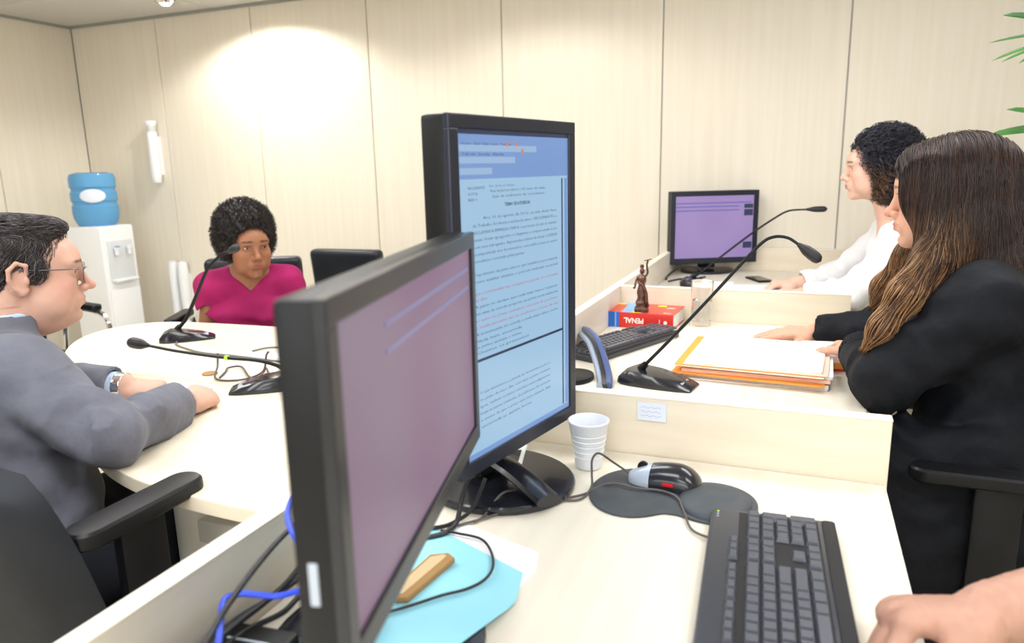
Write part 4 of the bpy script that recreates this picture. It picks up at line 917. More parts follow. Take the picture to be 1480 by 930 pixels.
def eyes(P, Mh, s, origin, parent, iris, gaze):
    gz = nrm(gaze)
    for q in (-1, 1):
        bm = bmesh.new(); bmesh.ops.create_uvsphere(bm, u_segments=28, v_segments=20, radius=.0128 * s)
        me = frombm(bm); n = len(me.vertices); co = np.zeros(n * 3, np.float32); me.vertices.foreach_get('co', co); co = co.reshape(-1, 3)
        ang = np.degrees(np.arccos(np.clip((co / np.linalg.norm(co, axis=1)[:, None]) @ gz, -1, 1)))
        col = np.ones((n, 4), np.float32); col[:, :3] = (.62, .58, .56); col[ang < 33, :3] = iris; col[ang < 15, :3] = (.005, .005, .005)
        me.color_attributes.new('Col', 'FLOAT_COLOR', 'POINT').data.foreach_set('color', col.ravel())
        o = obj('eye', me, M['eye'], parent, True, loc=tuple(P(.0775, q * .031, -.0004) - v3(origin)))
# ---- hand
def hand(g, W, Mh, s=1.0, side=1, curl=(.5, .7, .4), spread=.05, thumb=(.7, .55, .2), tcurl=.3, fcurls=None, fat=1.0):
    """W wrist; Mh columns: direction along hand, towards thumb, back of hand"""
    x, y, z = Mh[:, 0], Mh[:, 1], Mh[:, 2]; W = v3(W); P = lambda a, b, c: W + (x * a + y * b + z * c) * s
    g.ell(P(.048, .0, .0), (.050 * s, .036 * s, .0145 * s * fat), Mh, .012); g.ell(P(.075, 0, .001), (.022 * s, .040 * s, .0125 * s * fat), Mh, .012)
    g.ell(P(.030, .024, -.008), (.030 * s, .014 * s, .014 * s), Mh, .012); g.ell(P(.030, -.022, -.007), (.032 * s, .013 * s, .013 * s), Mh, .012)
    fl = [(.029, .092, (.044, .026, .021), .0086), (.010, .096, (.048, .030, .022), .0088), (-.010, .092, (.044, .028, .021), .0084), (-.029, .084, (.035, .021, .019), .0074)]
    for i, (yy, xx, Ls, r) in enumerate(fl):
        c = fcurls[i] if fcurls else curl
        d0 = math.radians(0); p = P(xx - .012, yy * .92, -.0005); sp = spread * (1.5 - i); a = 0; q = p
        base = P(xx - .055, yy * .55, -.002); g.cap(base, q, r * .9 * s, r * 1.08 * s, .010)
        rr = [r * 1.08, r, r * .93, r * .80]
        for j in range(3):
            a += c[j]; dirv = x * math.cos(a) * math.cos(sp) + y * math.sin(sp) * math.cos(a) - z * math.sin(a)
            e = q + dirv * Ls[j] * s; g.cap(q, e, rr[j] * s * fat, rr[j + 1] * s * fat, .0035); q = e
    tp = P(.018, .026, -.010); td = nrm(x * thumb[0] + y * thumb[1] - z * thumb[2]); t1 = tp + td * .040 * s
    td2 = nrm(td + (x * .9 - y * .5 - z * .25) * tcurl); t2 = t1 + td2 * .032 * s; td3 = nrm(td2 + (x * .9 - y * .6 - z * .2) * tcurl); t3 = t2 + td3 * .024 * s
    g.cap(tp, t1, .013 * s, .0115 * s, .012); g.cap(t1, t2, .0108 * s * fat, .0098 * s * fat, .004); g.cap(t2, t3, .0098 * s * fat, .0082 * s * fat, .004)
def hframe(d, back):
    x = nrm(d); z = v3(back); z = nrm(z - x * np.dot(z, x)); return x, z
def hmat(d, back, thumbside):
    x, z = hframe(d, back); y = np.cross(z, x)
    if np.dot(y, v3(thumbside)) < 0: y = -y
    return np.stack([x, y, z], 1)
# ---- hair strands
def strands(name, roots, dirs, n, step, origin, parent, cols, r=.0011, grav=.2, noise=.15, coll=(), curl=(0, 0), seed=1, keep=.9, tipcol=None, pull=None, taper=.4, lens=None, mtl=None):
    rs = np.random.RandomState(seed); N = len(roots); p = roots.copy(); d = dirs / np.linalg.norm(dirs, axis=1)[:, None]; path = [p.copy()]
    stepv = (step * (lens if lens is not None else np.ones(N)))[:, None]; nz = rs.normal(size=(N, 3))
    for k in range(n - 1):
        nz = nz * .8 + .6 * rs.normal(size=(N, 3)); d = d * keep + np.array([0, 0, -1]) * grav + nz * noise * .3
        if pull is not None: d = d + pull(p, k / (n - 1))
        d /= np.linalg.norm(d, axis=1)[:, None]; q = p + d * stepv
        for (c, rr, Mc) in coll:
            l = (q - v3(c)) @ Mc; e = np.sqrt(((l / rr) ** 2).sum(1)); m = e < 1
            if m.any(): l[m] = l[m] / e[m][:, None]; q[m] = l[m] @ Mc.T + v3(c)
        d = (q - p); d /= np.linalg.norm(d, axis=1)[:, None] + 1e-9; p = q; path.append(p.copy())
    A = np.stack(path, 1)                                         # N,n,3
    T = np.gradient(A, axis=1); T /= np.linalg.norm(T, axis=2)[..., None] + 1e-9
    up = np.array([.3, .2, .93]); S = np.cross(T, up); S /= np.linalg.norm(S, axis=2)[..., None] + 1e-6; U = np.cross(S, T)
    if curl[0] > 0:
        ph = rs.rand(N, 1) * 6.28 + np.arange(n)[None] * curl[1] * (1 + .3 * rs.normal(size=(N, 1))); am = curl[0] * np.minimum(1, np.arange(n) / 3.0)[None]
        A = A + S * (am * np.cos(ph))[..., None] + U * (am * np.sin(ph))[..., None]
    rr = r * (1 - (1 - taper) * (np.arange(n) / (n - 1)) ** 2)[None, :, None]
    ring = np.stack([A + S * rr * math.cos(a) + U * rr * math.sin(a) for a in (0, 2.094, 4.189)], 2).reshape(-1, 3)
    i = np.arange(N)[:, None, None] * n * 3 + np.arange(n - 1)[None, :, None] * 3 + np.arange(3)[None, None]; j = np.arange(N)[:, None, None] * n * 3 + np.arange(n - 1)[None, :, None] * 3 + (np.arange(3)[None, None] + 1) % 3
    F = np.stack([i, j, j + 3, i + 3], -1).reshape(-1, 4)
    c0 = np.array(cols); ci = c0[rs.randint(len(c0), size=N)] * (1 + .25 * rs.normal(size=(N, 1))).clip(.5, 1.6)
    t = (np.arange(n) / (n - 1))[None, :, None]; c = np.repeat(ci[:, None], n, 1)
    if tipcol is not None: wgt = np.clip((t - .25) * 1.3, 0, 1) * rs.rand(N, 1, 1) ** .7; c = c * (1 - wgt) + np.array(tipcol) * wgt
    c = np.repeat(c[:, :, None], 3, 2).reshape(-1, 3); c = np.concatenate([c, np.ones((len(c), 1))], 1)
    me = bpy.data.meshes.new(name); me.vertices.add(len(ring)); me.vertices.foreach_set('co', (ring - v3(origin)).astype(np.float32).ravel())
    me.loops.add(len(F) * 4); me.loops.foreach_set('vertex_index', F.astype(np.int32).ravel()); me.polygons.add(len(F))
    me.polygons.foreach_set('loop_start', np.arange(0, len(F) * 4, 4, dtype=np.int32)); me.polygons.foreach_set('loop_total', np.full(len(F), 4, dtype=np.int32)); me.polygons.foreach_set('use_smooth', np.ones(len(F), bool)); me.update(calc_edges=True)
    me.color_attributes.new('Col', 'FLOAT_COLOR', 'POINT').data.foreach_set('color', c.astype(np.float32).ravel())
    o = obj(name, me, mtl or M['hair'], parent); o['kind'] = 'stuff'; return o
def sdf_eval(g, Q):
    X, Y, Z = Q[:, 0], Q[:, 1], Q[:, 2]; D = np.full(len(Q), 1.0)
    for f, c, R_, op, k in g.p:
        d = f(X, Y, Z)
        if op == 'u': hh = np.maximum(k - np.abs(D - d), 0) / max(k, 1e-6); D = np.minimum(D, d) - hh * hh * k * .25
        elif op == 's': d = -d; hh = np.maximum(k - np.abs(D - d), 0) / max(k, 1e-6); D = np.maximum(D, d) + hh * hh * k * .25
    return D
def surf_strands(name, g, roots, flow, n, step, origin, parent, colf, r=.0009, off=(.0005, .004), jit=.06, curl=(0, 0), seed=1, taper=.5, lens=None, lift=0.0, wave=0.0):
    rs = np.random.RandomState(seed); N = len(roots); p = roots.copy(); path = []
    offs = off[0] + (off[1] - off[0]) * rs.rand(N); jv = rs.normal(size=(N, 3)) * jit; lv = (lens if lens is not None else np.ones(N))[:, None] * step
    e = .002
    def grad(q):
        b = sdf_eval(g, q); gr = np.stack([sdf_eval(g, q + np.eye(3)[i] * e) - b for i in range(3)], 1); gr /= np.linalg.norm(gr, axis=1)[:, None] + 1e-9; return b, gr
    b, nn = grad(p); p = p - nn * (b - offs)[:, None]
    for k in range(n):
        path.append(p.copy()); b, nn = grad(p); fl = flow(p) + jv + wave * np.stack([np.sin(k * .55 + 9 * jv[:, 1] / max(jit, .01)), np.cos(k * .5 + 7 * jv[:, 0] / max(jit, .01)), 0 * p[:, 0]], 1)
        tg = fl - nn * ((fl * nn).sum(1))[:, None] * (1 - lift); tg /= np.linalg.norm(tg, axis=1)[:, None] + 1e-9; q = p + tg * lv
        b2 = sdf_eval(g, q); q = q - nn * np.clip(b2 - offs - lift * k * .0006, -.01, .01 * (1 - lift))[:, None]; p = q
    A = np.stack(path, 1); T = np.gradient(A, axis=1); T /= np.linalg.norm(T, axis=2)[..., None] + 1e-9
    S = np.cross(T, np.array([.3, .2, .93])); S /= np.linalg.norm(S, axis=2)[..., None] + 1e-6; U = np.cross(S, T)
    if curl[0] > 0:
        ph = rs.rand(N, 1) * 6.28 + np.arange(n)[None] * curl[1] * (1 + .3 * rs.normal(size=(N, 1))); am = curl[0] * np.minimum(1, np.arange(n) / 3.0)[None]
        A = A + S * (am * np.cos(ph))[..., None] + U * (am * np.sin(ph))[..., None]
    rr = r * (1 - (1 - taper) * (np.arange(n) / (n - 1)) ** 2)[None, :, None]
    ring = np.stack([A + S * rr * math.cos(a) + U * rr * math.sin(a) for a in (0, 2.094, 4.189)], 2)
    c = colf(A.reshape(-1, 3), np.repeat(rs.rand(N), n)).reshape(N, n, 1, 3); c = np.repeat(c, 3, 2).reshape(-1, 3); ring = ring.reshape(-1, 3); c = np.concatenate([c, np.ones((len(c), 1))], 1)
    i = np.arange(N)[:, None, None] * n * 3 + np.arange(n - 1)[None, :, None] * 3 + np.arange(3)[None, None]; j = np.arange(N)[:, None, None] * n * 3 + np.arange(n - 1)[None, :, None] * 3 + (np.arange(3)[None, None] + 1) % 3
    F = np.stack([i, j, j + 3, i + 3], -1).reshape(-1, 4)
    me = bpy.data.meshes.new(name); me.vertices.add(len(ring)); me.vertices.foreach_set('co', (ring - v3(origin)).astype(np.float32).ravel())
    me.loops.add(len(F) * 4); me.loops.foreach_set('vertex_index', F.astype(np.int32).ravel()); me.polygons.add(len(F))
    me.polygons.foreach_set('loop_start', np.arange(0, len(F) * 4, 4, dtype=np.int32)); me.polygons.foreach_set('loop_total', np.full(len(F), 4, dtype=np.int32)); me.polygons.foreach_set('use_smooth', np.ones(len(F), bool)); me.update(calc_edges=True)
    me.color_attributes.new('Col', 'FLOAT_COLOR', 'POINT').data.foreach_set('color', c.astype(np.float32).ravel())
    o = obj(name, me, M['hair'], parent); o['kind'] = 'stuff'; return o
def mesh_roots(ho, org, N, seed, cond=None):
    me = ho.data; n = len(me.vertices); co = np.zeros(n * 3, np.float32); me.vertices.foreach_get('co', co); co = co.reshape(-1, 3).astype(float) + org
    no = np.zeros(n * 3, np.float32); me.vertices.foreach_get('normal', no); no = no.reshape(-1, 3).astype(float)
    ii = np.arange(n) if cond is None else np.where(cond(co, no))[0]; ii = np.random.RandomState(seed).choice(ii, N, replace=len(ii) < N); return co[ii], no[ii]
def ramp(*cols):
    cs = np.array(cols)
    def f(q, t): x = t * (len(cs) - 1); i = np.clip(x.astype(int), 0, len(cs) - 2); w = (x - i)[:, None]; return cs[i] * (1 - w) + cs[i + 1] * w
    return f
def cap_roots(O, Mh, s, N, seed, cond, rad=(.102, .080, .088), cen=(-.020, 0, .037)):
    rs = np.random.RandomState(seed); out = []; dirs = []
    while len(out) < N:
        u = rs.normal(size=(4000, 3)); u /= np.linalg.norm(u, axis=1)[:, None]; l = u * np.array(rad) + np.array(cen)
        m = cond(l); out += list(l[m]); dirs += list((u / np.array(rad))[m])
    l = np.array(out[:N]); dn = np.array(dirs[:N]); dn /= np.linalg.norm(dn, axis=1)[:, None]
    return v3(O) + (l * s) @ Mh.T, dn @ Mh.T, l
def torso(g, pel, neck, shL, shR, inf=0.0, wide=1.0, deep=1.0, k=.05, bust=0.0, fwd=None):
    pel, neck, shL, shR = map(v3, (pel, neck, shL, shR)); left = nrm(shL - shR); up = nrm(neck - pel); f = nrm(np.cross(left, up)); up = np.cross(f, left)
    Mt = np.stack([f, left, up], 1); H = np.linalg.norm(neck - pel)
    at = lambda t, a=0, b=0: pel + (neck - pel) * t + f * a + left * b
    g.ell(at(.02), (.115 * deep + inf, .165 * wide + inf, .13 + inf), Mt, k); g.ell(at(.30, .01), (.11 * deep + inf, .145 * wide + inf, .15 + inf), Mt, k)
    g.ell(at(.64, .005), (.110 * deep + inf, .158 * wide + inf, .17 + inf), Mt, k); g.ell(at(.84, -.02), (.085 * deep + inf, .15 * wide + inf, .085 + inf), Mt, k)
    for sh in (shL, shR): g.cap(at(.93, -.02), sh, .048 + inf, .052 + inf, .04)
    if bust:
        for q in (-1, 1): g.ell(at(.66, .085 * deep + inf, q * .075), (.05 * bust, .058 * bust, .058 * bust), Mt, .05)
    return Mt, at
SKINF = lambda r, g_, b: s2l(r, g_, b)

# ---------------------------------------------------------------- 1. man in the grey suit
def man():
    org = v3((-1.34, .80, .45)); HO = v3((-1.482, 1.000, 1.070)); Mh = frame((.60, .80, -.04)); s = .97
    neck = v3((-1.515, .935, .955)); shR = v3((-1.325, .855, .900)); shL = v3((-1.69, .985, .90)); pel = v3((-1.34, .80, .50))
    elR = v3((-1.145, .872, .797)); wrR = v3((-1.228, 1.118, .775)); elL = v3((-1.66, 1.10, .785)); wrL = v3((-1.455, 1.165, .775))
    g = G(); P = head(g, HO, Mh, s, fem=False, nose=1.03, jaw=1.08, plump=.008)
    g.cap(P(-.030, 0, -.045), neck + v3((.0, -.0, -.03)), .060, .066, .03); g.ell(P(.02, 0, -.105), (.045, .045, .03), Mh, .03)
    gb = G(); gb.p = list(g.p); torso(gb, pel, neck, shL, shR, -.01)
    for sh, el, wr in ((shR, elR, wrR), (shL, elL, wrL)): gb.cap(sh, el, .045, .036, .03); gb.cap(el, wr, .036, .026, .02)
    for hp, kn, ft in (((-1.25, .80, .50), (-1.17, 1.12, .50), (-1.19, 1.18, .08)), ((-1.44, .82, .50), (-1.42, 1.24, .50), (-1.42, 1.28, .08))):
        gb.cap(hp, kn, .07, .05, .03); gb.cap(kn, ft, .048, .035, .02)
    g1 = G(); g1.cap(elR * .25 + wrR * .75, wrR, .030, .026, .02); dR = nrm(wrR - elR)
    hand(g1, wrR, hmat((-.12, 1, -.10), (.45, -.05, 1), (-.8, 0, .1)), 1.0, curl=(1.0, 1.2, .8), spread=.02, thumb=(.8, .35, .5), tcurl=.6, fat=1.1)
    g2 = G(); g2.cap(elL * .25 + wrL * .75, wrL, .030, .026, .02)
    hand(g2, wrL, hmat((.93, .22, -.10), (.05, -.25, 1), (0, 1, 0)), 1.0, curl=(.75, 1.1, .7), spread=.02, thumb=(.8, .35, .45), tcurl=.5, fat=1.1)
    gb.p += g1.p + g2.p
    sk = s2l(204, 162, 144)
    o = build_mesh('person', [(gb, (-1.85, .6, .0), (-.95, 1.45, 1.0), .0065), (g, HO - .15, HO + v3((.15, .15, .14)), .0021),
        (gb, wrR - v3((.09, .05, .05)), wrR + v3((.08, .17, .06)), .0024), (gb, wrL - v3((.05, .08, .05)), wrL + v3((.17, .12, .06)), .0024)], org, M['skin'],
        base=sk, paint=head_paint(HO, Mh, s, s2l(196, 120, 110), s2l(70, 50, 42), s2l(214, 140, 124), .9))
    tag(o, 'man in grey suit and thin glasses seated in profile at the meeting table', 'person')
    eyes(P, Mh, s, org, o, (.05, .03, .02), Mh @ v3((1, 0, -.05)))
    # jacket
    j = G(); Mt, at = torso(j, pel, neck + v3((0, 0, -.03)), shL, shR, .016, wide=1.12, deep=1.15)
    for sh, el, wr, ph in ((shR, elR, wrR, 0), (shL, elL, wrL, 2)):
        dw = nrm(wr - el); e2 = wr - dw * .022
        j.cap(sh, el, .068, .060, .04, folds=(.0075, 50, .9, .35, ph)); j.cap(el, e2, .058, .047, .025, flat=True, folds=(.0085, 62, .15, .35, ph)); j.cap(e2 - dw * .012, e2 + dw * .03, .038, .038, .003, 's')
    j.noise(lambda X, Y, Z: .0065 * np.sin(X * 34 + 20 * Y + 2 * np.sin(Z * 24)) * np.sin(Z * 33 + X * 14), (-1.4, .82, .64), .26)
    cu_ = P(-.030, 0, -.045); cd_ = neck + v3((0, 0, -.03)); cc_ = cu_ * .42 + cd_ * .58; j.cap(cc_, cd_, .080, .088, .03)
    j.ell(P(.045, 0, -.13), (.085, .062, .07), Mh, .01, 's'); j.cap(cu_ + (0, 0, .03), cd_ + v3((0, 0, .01)), .0705, .0745, .008, 's')
    # armhole seam
    sc = shR * .80 + elR * .20; an = nrm(shR - at(.8) + (0, 0, .02))
    j.noise(lambda X, Y, Z: .0035 * np.exp(-(((X - sc[0]) * an[0] + (Y - sc[1]) * an[1] + (Z - sc[2]) * an[2] + .052) / .004) ** 2), sc, .13)
    build_mesh('jacket', [(j, (-1.85, .60, .42), (-1.02, 1.3, 1.02), .0042)], org, M['suit'], o)
    sc_ = G(); c0 = P(-.028, 0, -.06); c1 = neck + v3((0, 0, -.01)); sc_.cap(cu_ * .62 + cd_ * .38, cd_, .0675, .0745, .004); sc_.ell(cu_ * .62 + cd_ * .38 + v3((0, 0, .055)), (.12, .12, .058), None, .002, 's')
    build_mesh('shirt_collar', [(sc_, neck - .12, neck + .12, .004)], org, M['shirt'], o)
    for el, wr in ((elR, wrR), (elL, wrL)):
        dw = nrm(wr - el); q = G(); q.cap(wr - dw * .06, wr - dw * .010, .0365, .0345, .003, flat=True); q.cap(wr - dw * .02, wr + dw * .02, .031, .031, .001, 's')
        build_mesh('shirt_cuff', [(q, wr - .09, wr + .09, .003)], org, M['shirt'], o)
    dw = nrm(wrL - elL); q = G(); q.cap(wrL - dw * .006, wrL + dw * .008, .0345, .0335, .002, flat=True)
    wv = build_mesh('wristwatch', [(q, wrL - .06, wrL + .06, .0022)], org, M['chrome'], o)
    tr = G()
    for hp, kn, ft in (((-1.25, .80, .52), (-1.17, 1.12, .515), (-1.19, 1.18, .08)), ((-1.44, .82, .52), (-1.42, 1.24, .525), (-1.42, 1.28, .08))):
        tr.cap(hp, kn, .092, .070, .05, folds=(.004, 60, .2, .6, 0)); tr.cap(kn, ft, .066, .055, .03)
    tr.ell((-1.345, .79, .53), (.18, .13, .10), None, .05)
    build_mesh('trousers', [(tr, (-1.7, .58, .05), (-.95, 1.45, .70), .009)], org, M['trouser'], o)
    for x, y in ((-1.19, 1.18), (-1.42, 1.28)):
        sh = G(); sh.ell((x, y + .06, .045), (.045, .13, .04), None, .02); sh.cap((x, y, .05), (x, y, .11), .045, .045, .02); sh.fn(lambda X, Y, Z: Z - .0 + 0 * X + 0 * Y, (x, y, -.05), .2, 's', .005)
        build_mesh('shoe', [(sh, (x - .1, y - .1, .0), (x + .1, y + .25, .16), .009)], org, M['gloss'], o)
    # hair: scalp shell and short strands
    h = G(); Pl = P
    h.ell(P(-.024, 0, .036), np.array((.1005, .0805, .0845)) * s, Mh, .01); h.ell(P(-.070, 0, -.020), (.048, .060, .055), Mh, .03)
    h.ell(P(.040, 0, .092), (.040, .048, .020), Mh, .02)
    for q in (-1, 1): h.ell(P(.018, q * .066, .008), (.020, .012, .026), Mh, .01)
    gfull = G(); gfull.p = list(h.p)
    h.ell(P(.118, 0, .006), (.080, .12, .068), Mh, .012, 's')
    for q in (-1, 1): h.ell(P(.040, q * .09, -.065), (.075, .045, .062), Mh, .01, 's'); h.ell(P(-.012, q * .09, -.006), (.026, .03, .036), Mh, .006, 's')
    h.ell(P(.03, 0, -.09), (.09, .10, .06), Mh, .01, 's')
    ho = build_mesh('hair', [(h, HO - .14, HO + .15, .0028)], org, M['hair'], o, base=s2l(46, 40, 40))
    up_, fw_ = Mh[:, 2], Mh[:, 0]
    R_, Nn = mesh_roots(ho, org, 5200, 3, lambda c, n: (n * (c - P(-.02, 0, .02))).sum(1) > 0)
    def flow(p):
        l = (p - HO) @ Mh; top = np.clip((l[:, 2] - .055) / .03, 0, 1)[:, None]
        return top * (fw_ * 1.0 + up_ * .1) + (1 - top) * (-fw_ * .55 - up_ * 1.0)
    surf_strands('hair_strands', gfull, R_, flow, 6, .0042, org, o, ramp(s2l(38, 33, 34), s2l(54, 47, 47), s2l(70, 64, 66), s2l(112, 108, 112)), r=.0008, off=(.0002, .0045), jit=.28, seed=5, lift=.25)
    # spectacles
    Q = lambda a, b, c: P(a, b, c) - org
    t = obj('spectacles', tube([Q(-.018, -.081, .012), Q(.04, -.0775, .009), Q(.096, -.068, .008)], .0014, 6, 4), M['steel'], o, True)
    def rim(y0, y1, z0, z1, x): return [Q(x, y0, z1), Q(x + .003, (y0 + y1) / 2, z1 + .001), Q(x + (.004 if abs(y1) < abs(y0) else -.004), y1, z1), Q(x, y1, (z0 + z1) / 2), Q(x, y1 * .96, z0), Q(x, (y0 + y1) / 2, z0 - .002), Q(x, y0 * .97, z0), Q(x, y0, (z0 + z1) / 2), Q(x, y0, z1)]
    for q in (-1, 1):
        obj('lens_rim', tube(rim(q * .060, q * .012, -.022, .010, .104), .0011, 6, 4), M['steel'], t, True)
        obj('lens', box(-.0006, .0006, -.023, .023, -.015, .015, M=Matrix.Translation(Vector(Q(.1045, q * .036, -.005))) @ Matrix([[*Mh[0], 0], [*Mh[1], 0], [*Mh[2], 0], [0, 0, 0, 1]])), M['lens'], t)
    obj('bridge', tube([Q(.106, -.012, .002), Q(.112, 0, .005), Q(.106, .012, .002)], .0011, 6, 4), M['steel'], t, True)
    obj('temple_arm', tube([Q(.096, .068, .008), Q(.04, .0775, .009), Q(-.018, .081, .012)], .0014, 6, 4), M['steel'], t, True)
    return o
man()

# ---------------------------------------------------------------- 2. young woman in magenta
def young():
    HO = v3((-1.885, 2.095, 1.003)); org = v3((-2.02, 2.26, .45)); Mh = frame((.87, -.50, -.03)); s = 1.0
    tf = nrm((.64, -.77, 0)); tl = np.cross((0, 0, 1), tf)
    neck = v3((-1.915, 2.13, .902)); shL = neck + tl * .132 - v3((0, 0, .050)); shR = neck - tl * .138 - v3((0, 0, .052)); pel = v3((-2.0, 2.22, .47))
    elL = shL + tl * .075 + tf * .05 - v3((0, 0, .22)); elR = shR - tl * .045 + tf * .02 - v3((0, 0, .24))
    wrL = elL + tf * .05 - tl * .14 + v3((0, 0, -.13)); wrR = elR + tf * .07 + tl * .12 + v3((0, 0, -.13))
    g = G(); P = head(g, HO, Mh, s, jaw=.86, nose=.985, plump=-.004)
    g.cap(P(-.022, 0, -.045), neck + v3((0, 0, -.02)), .046, .048, .03)
    gb = G(); gb.p = list(g.p); Mt, at = torso(gb, pel, neck, shL, shR, -.003, wide=.84, deep=.86)
    for sh, el, wr in ((shL, elL, wrL), (shR, elR, wrR)): gb.cap(sh, el, .036, .030, .03); gb.cap(el, wr, .031, .021, .02)
    for wr, ts in ((wrL, -1), (wrR, 1)): hand(gb, wr, hmat(tf * .5 + np.array((0, 0, -.6)), (0, 0, 1), tl * ts), .92)
    for q in (-1, 1): gb.cap(pel + tl * q * .08, pel + tl * q * .09 + tf * .40, .075, .052, .03); gb.cap(pel + tl * q * .09 + tf * .40, pel + tl * q * .09 + tf * .40 + v3((0, 0, -.38)), .05, .035, .02)
    sk = s2l(150, 102, 76)
    o = build_mesh('person', [(gb, (-2.4, 1.6, .02), (-1.4, 2.5, .95), .0065), (gb, HO - v3((.14, .14, .22)), HO + .14, .0024)], org, M['skin'], base=sk,
        paint=head_paint(HO, Mh, s, s2l(150, 86, 76), s2l(40, 24, 20), s2l(166, 108, 80), .9))
    tag(o, 'young woman with short afro hair in magenta T-shirt seated across the meeting table', 'person')
    eyes(P, Mh, s, org, o, (.02, .01, .007), Mh @ v3((1, .28, -.02)))
    j = G()
    for sh, el, ph in ((shL, elL, 0), (shR, elR, 1.5)):
        e = sh * .60 + el * .40; j.cap(sh, e, .046, .046, .035, flat=True, folds=(.003, 60, .8, .4, ph)); d = nrm(e - sh); j.cap(e - d * .02, e + d * .03, .043, .045, .003, 's')
    Mt, at = torso(j, pel, neck + v3((0, 0, -.012)), shL, shR, .008, wide=.86, deep=.88, bust=.9)
    j.noise(lambda X, Y, Z: .0045 * np.sin(Z * 80 + (X - Y) * 22 + 1.2 * np.sin(X * 40)) * np.clip((.80 - Z) * 12, 0, 1), (-1.97, 2.15, .66), .25)
    j.noise(lambda X, Y, Z: .002 * np.sin(Z * 60 - (X - Y) * 50), (-1.97, 2.15, .75), .2)
    nc = neck + v3((0, 0, .0))
    def vn(X, Y, Z):
        a = (X - nc[0]) * tf[0] + (Y - nc[1]) * tf[1]; b = (X - nc[0]) * tl[0] + (Y - nc[1]) * tl[1]; c = Z - (nc[2] - .068)
        return np.maximum(np.maximum(np.maximum((np.abs(b) - c * .92) * .75, np.abs(b) - .066), -a - .01), c - .4)
    j.fn(vn, nc, .2, 's', .006); j.cap(neck + v3((0, 0, -.035)), neck + v3((0, 0, .12)), .058, .060, .008, 's')
    build_mesh('t_shirt', [(j, (-2.30, 1.85, .45), (-1.6, 2.45, 1.02), .0042)], org, M['tshirt'], o)
    tr = G()
    for q in (-1, 1): a = pel + tl * q * .085 + v3((0, 0, .01)); b = pel + tl * q * .09 + tf * .40 + v3((0, 0, .01)); tr.cap(a, b, .09, .066, .04); tr.cap(b, b + v3((0, 0, -.38)), .06, .045, .03)
    tr.ell(pel, (.15, .15, .09), None, .04)
    build_mesh('trousers', [(tr, (-2.35, 1.6, .05), (-1.4, 2.5, .62), .011)], org, M['trouser'], o)
    h = G(); h.ell(P(-.022, 0, .066), (.110, .099, .098), Mh, .02)
    for q in (-1, 1): h.ell(P(-.025, q * .060, .010), (.060, .040, .062), Mh, .04)
    gf = G(); gf.p = list(h.p)
    h.ell(P(.112, 0, -.018), (.080, .062, .092), Mh, .012, 's'); h.ell(P(.06, 0, -.05), (.09, .060, .08), Mh, .01, 's')
    gn = G(); gn.p = list(h.p)
    h.noise(lambda X, Y, Z: .004 * np.sin(X * 230) * np.sin(Y * 210 + Z * 50) * np.sin(Z * 240) + .003 * np.sin(X * 90 + Z * 70) * np.sin(Y * 110), HO, .22)
    ho = build_mesh('hair', [(h, HO - .22, HO + v3((.22, .22, .24)), .0042)], org, M['hair'], o, base=s2l(30, 24, 24))
    ctr = P(-.03, 0, .05); co_, no_ = mesh_roots(ho, org, 5200, 2, lambda c, n: (n * (c - ctr)).sum(1) > 0)
    strands('hair_curls', co_, no_, 7, .0024, org, o, [s2l(26, 21, 21), s2l(36, 29, 28), s2l(46, 37, 35)], r=.0010, grav=0, noise=.4, curl=(.003, 1.1), seed=4)
    return o
young()

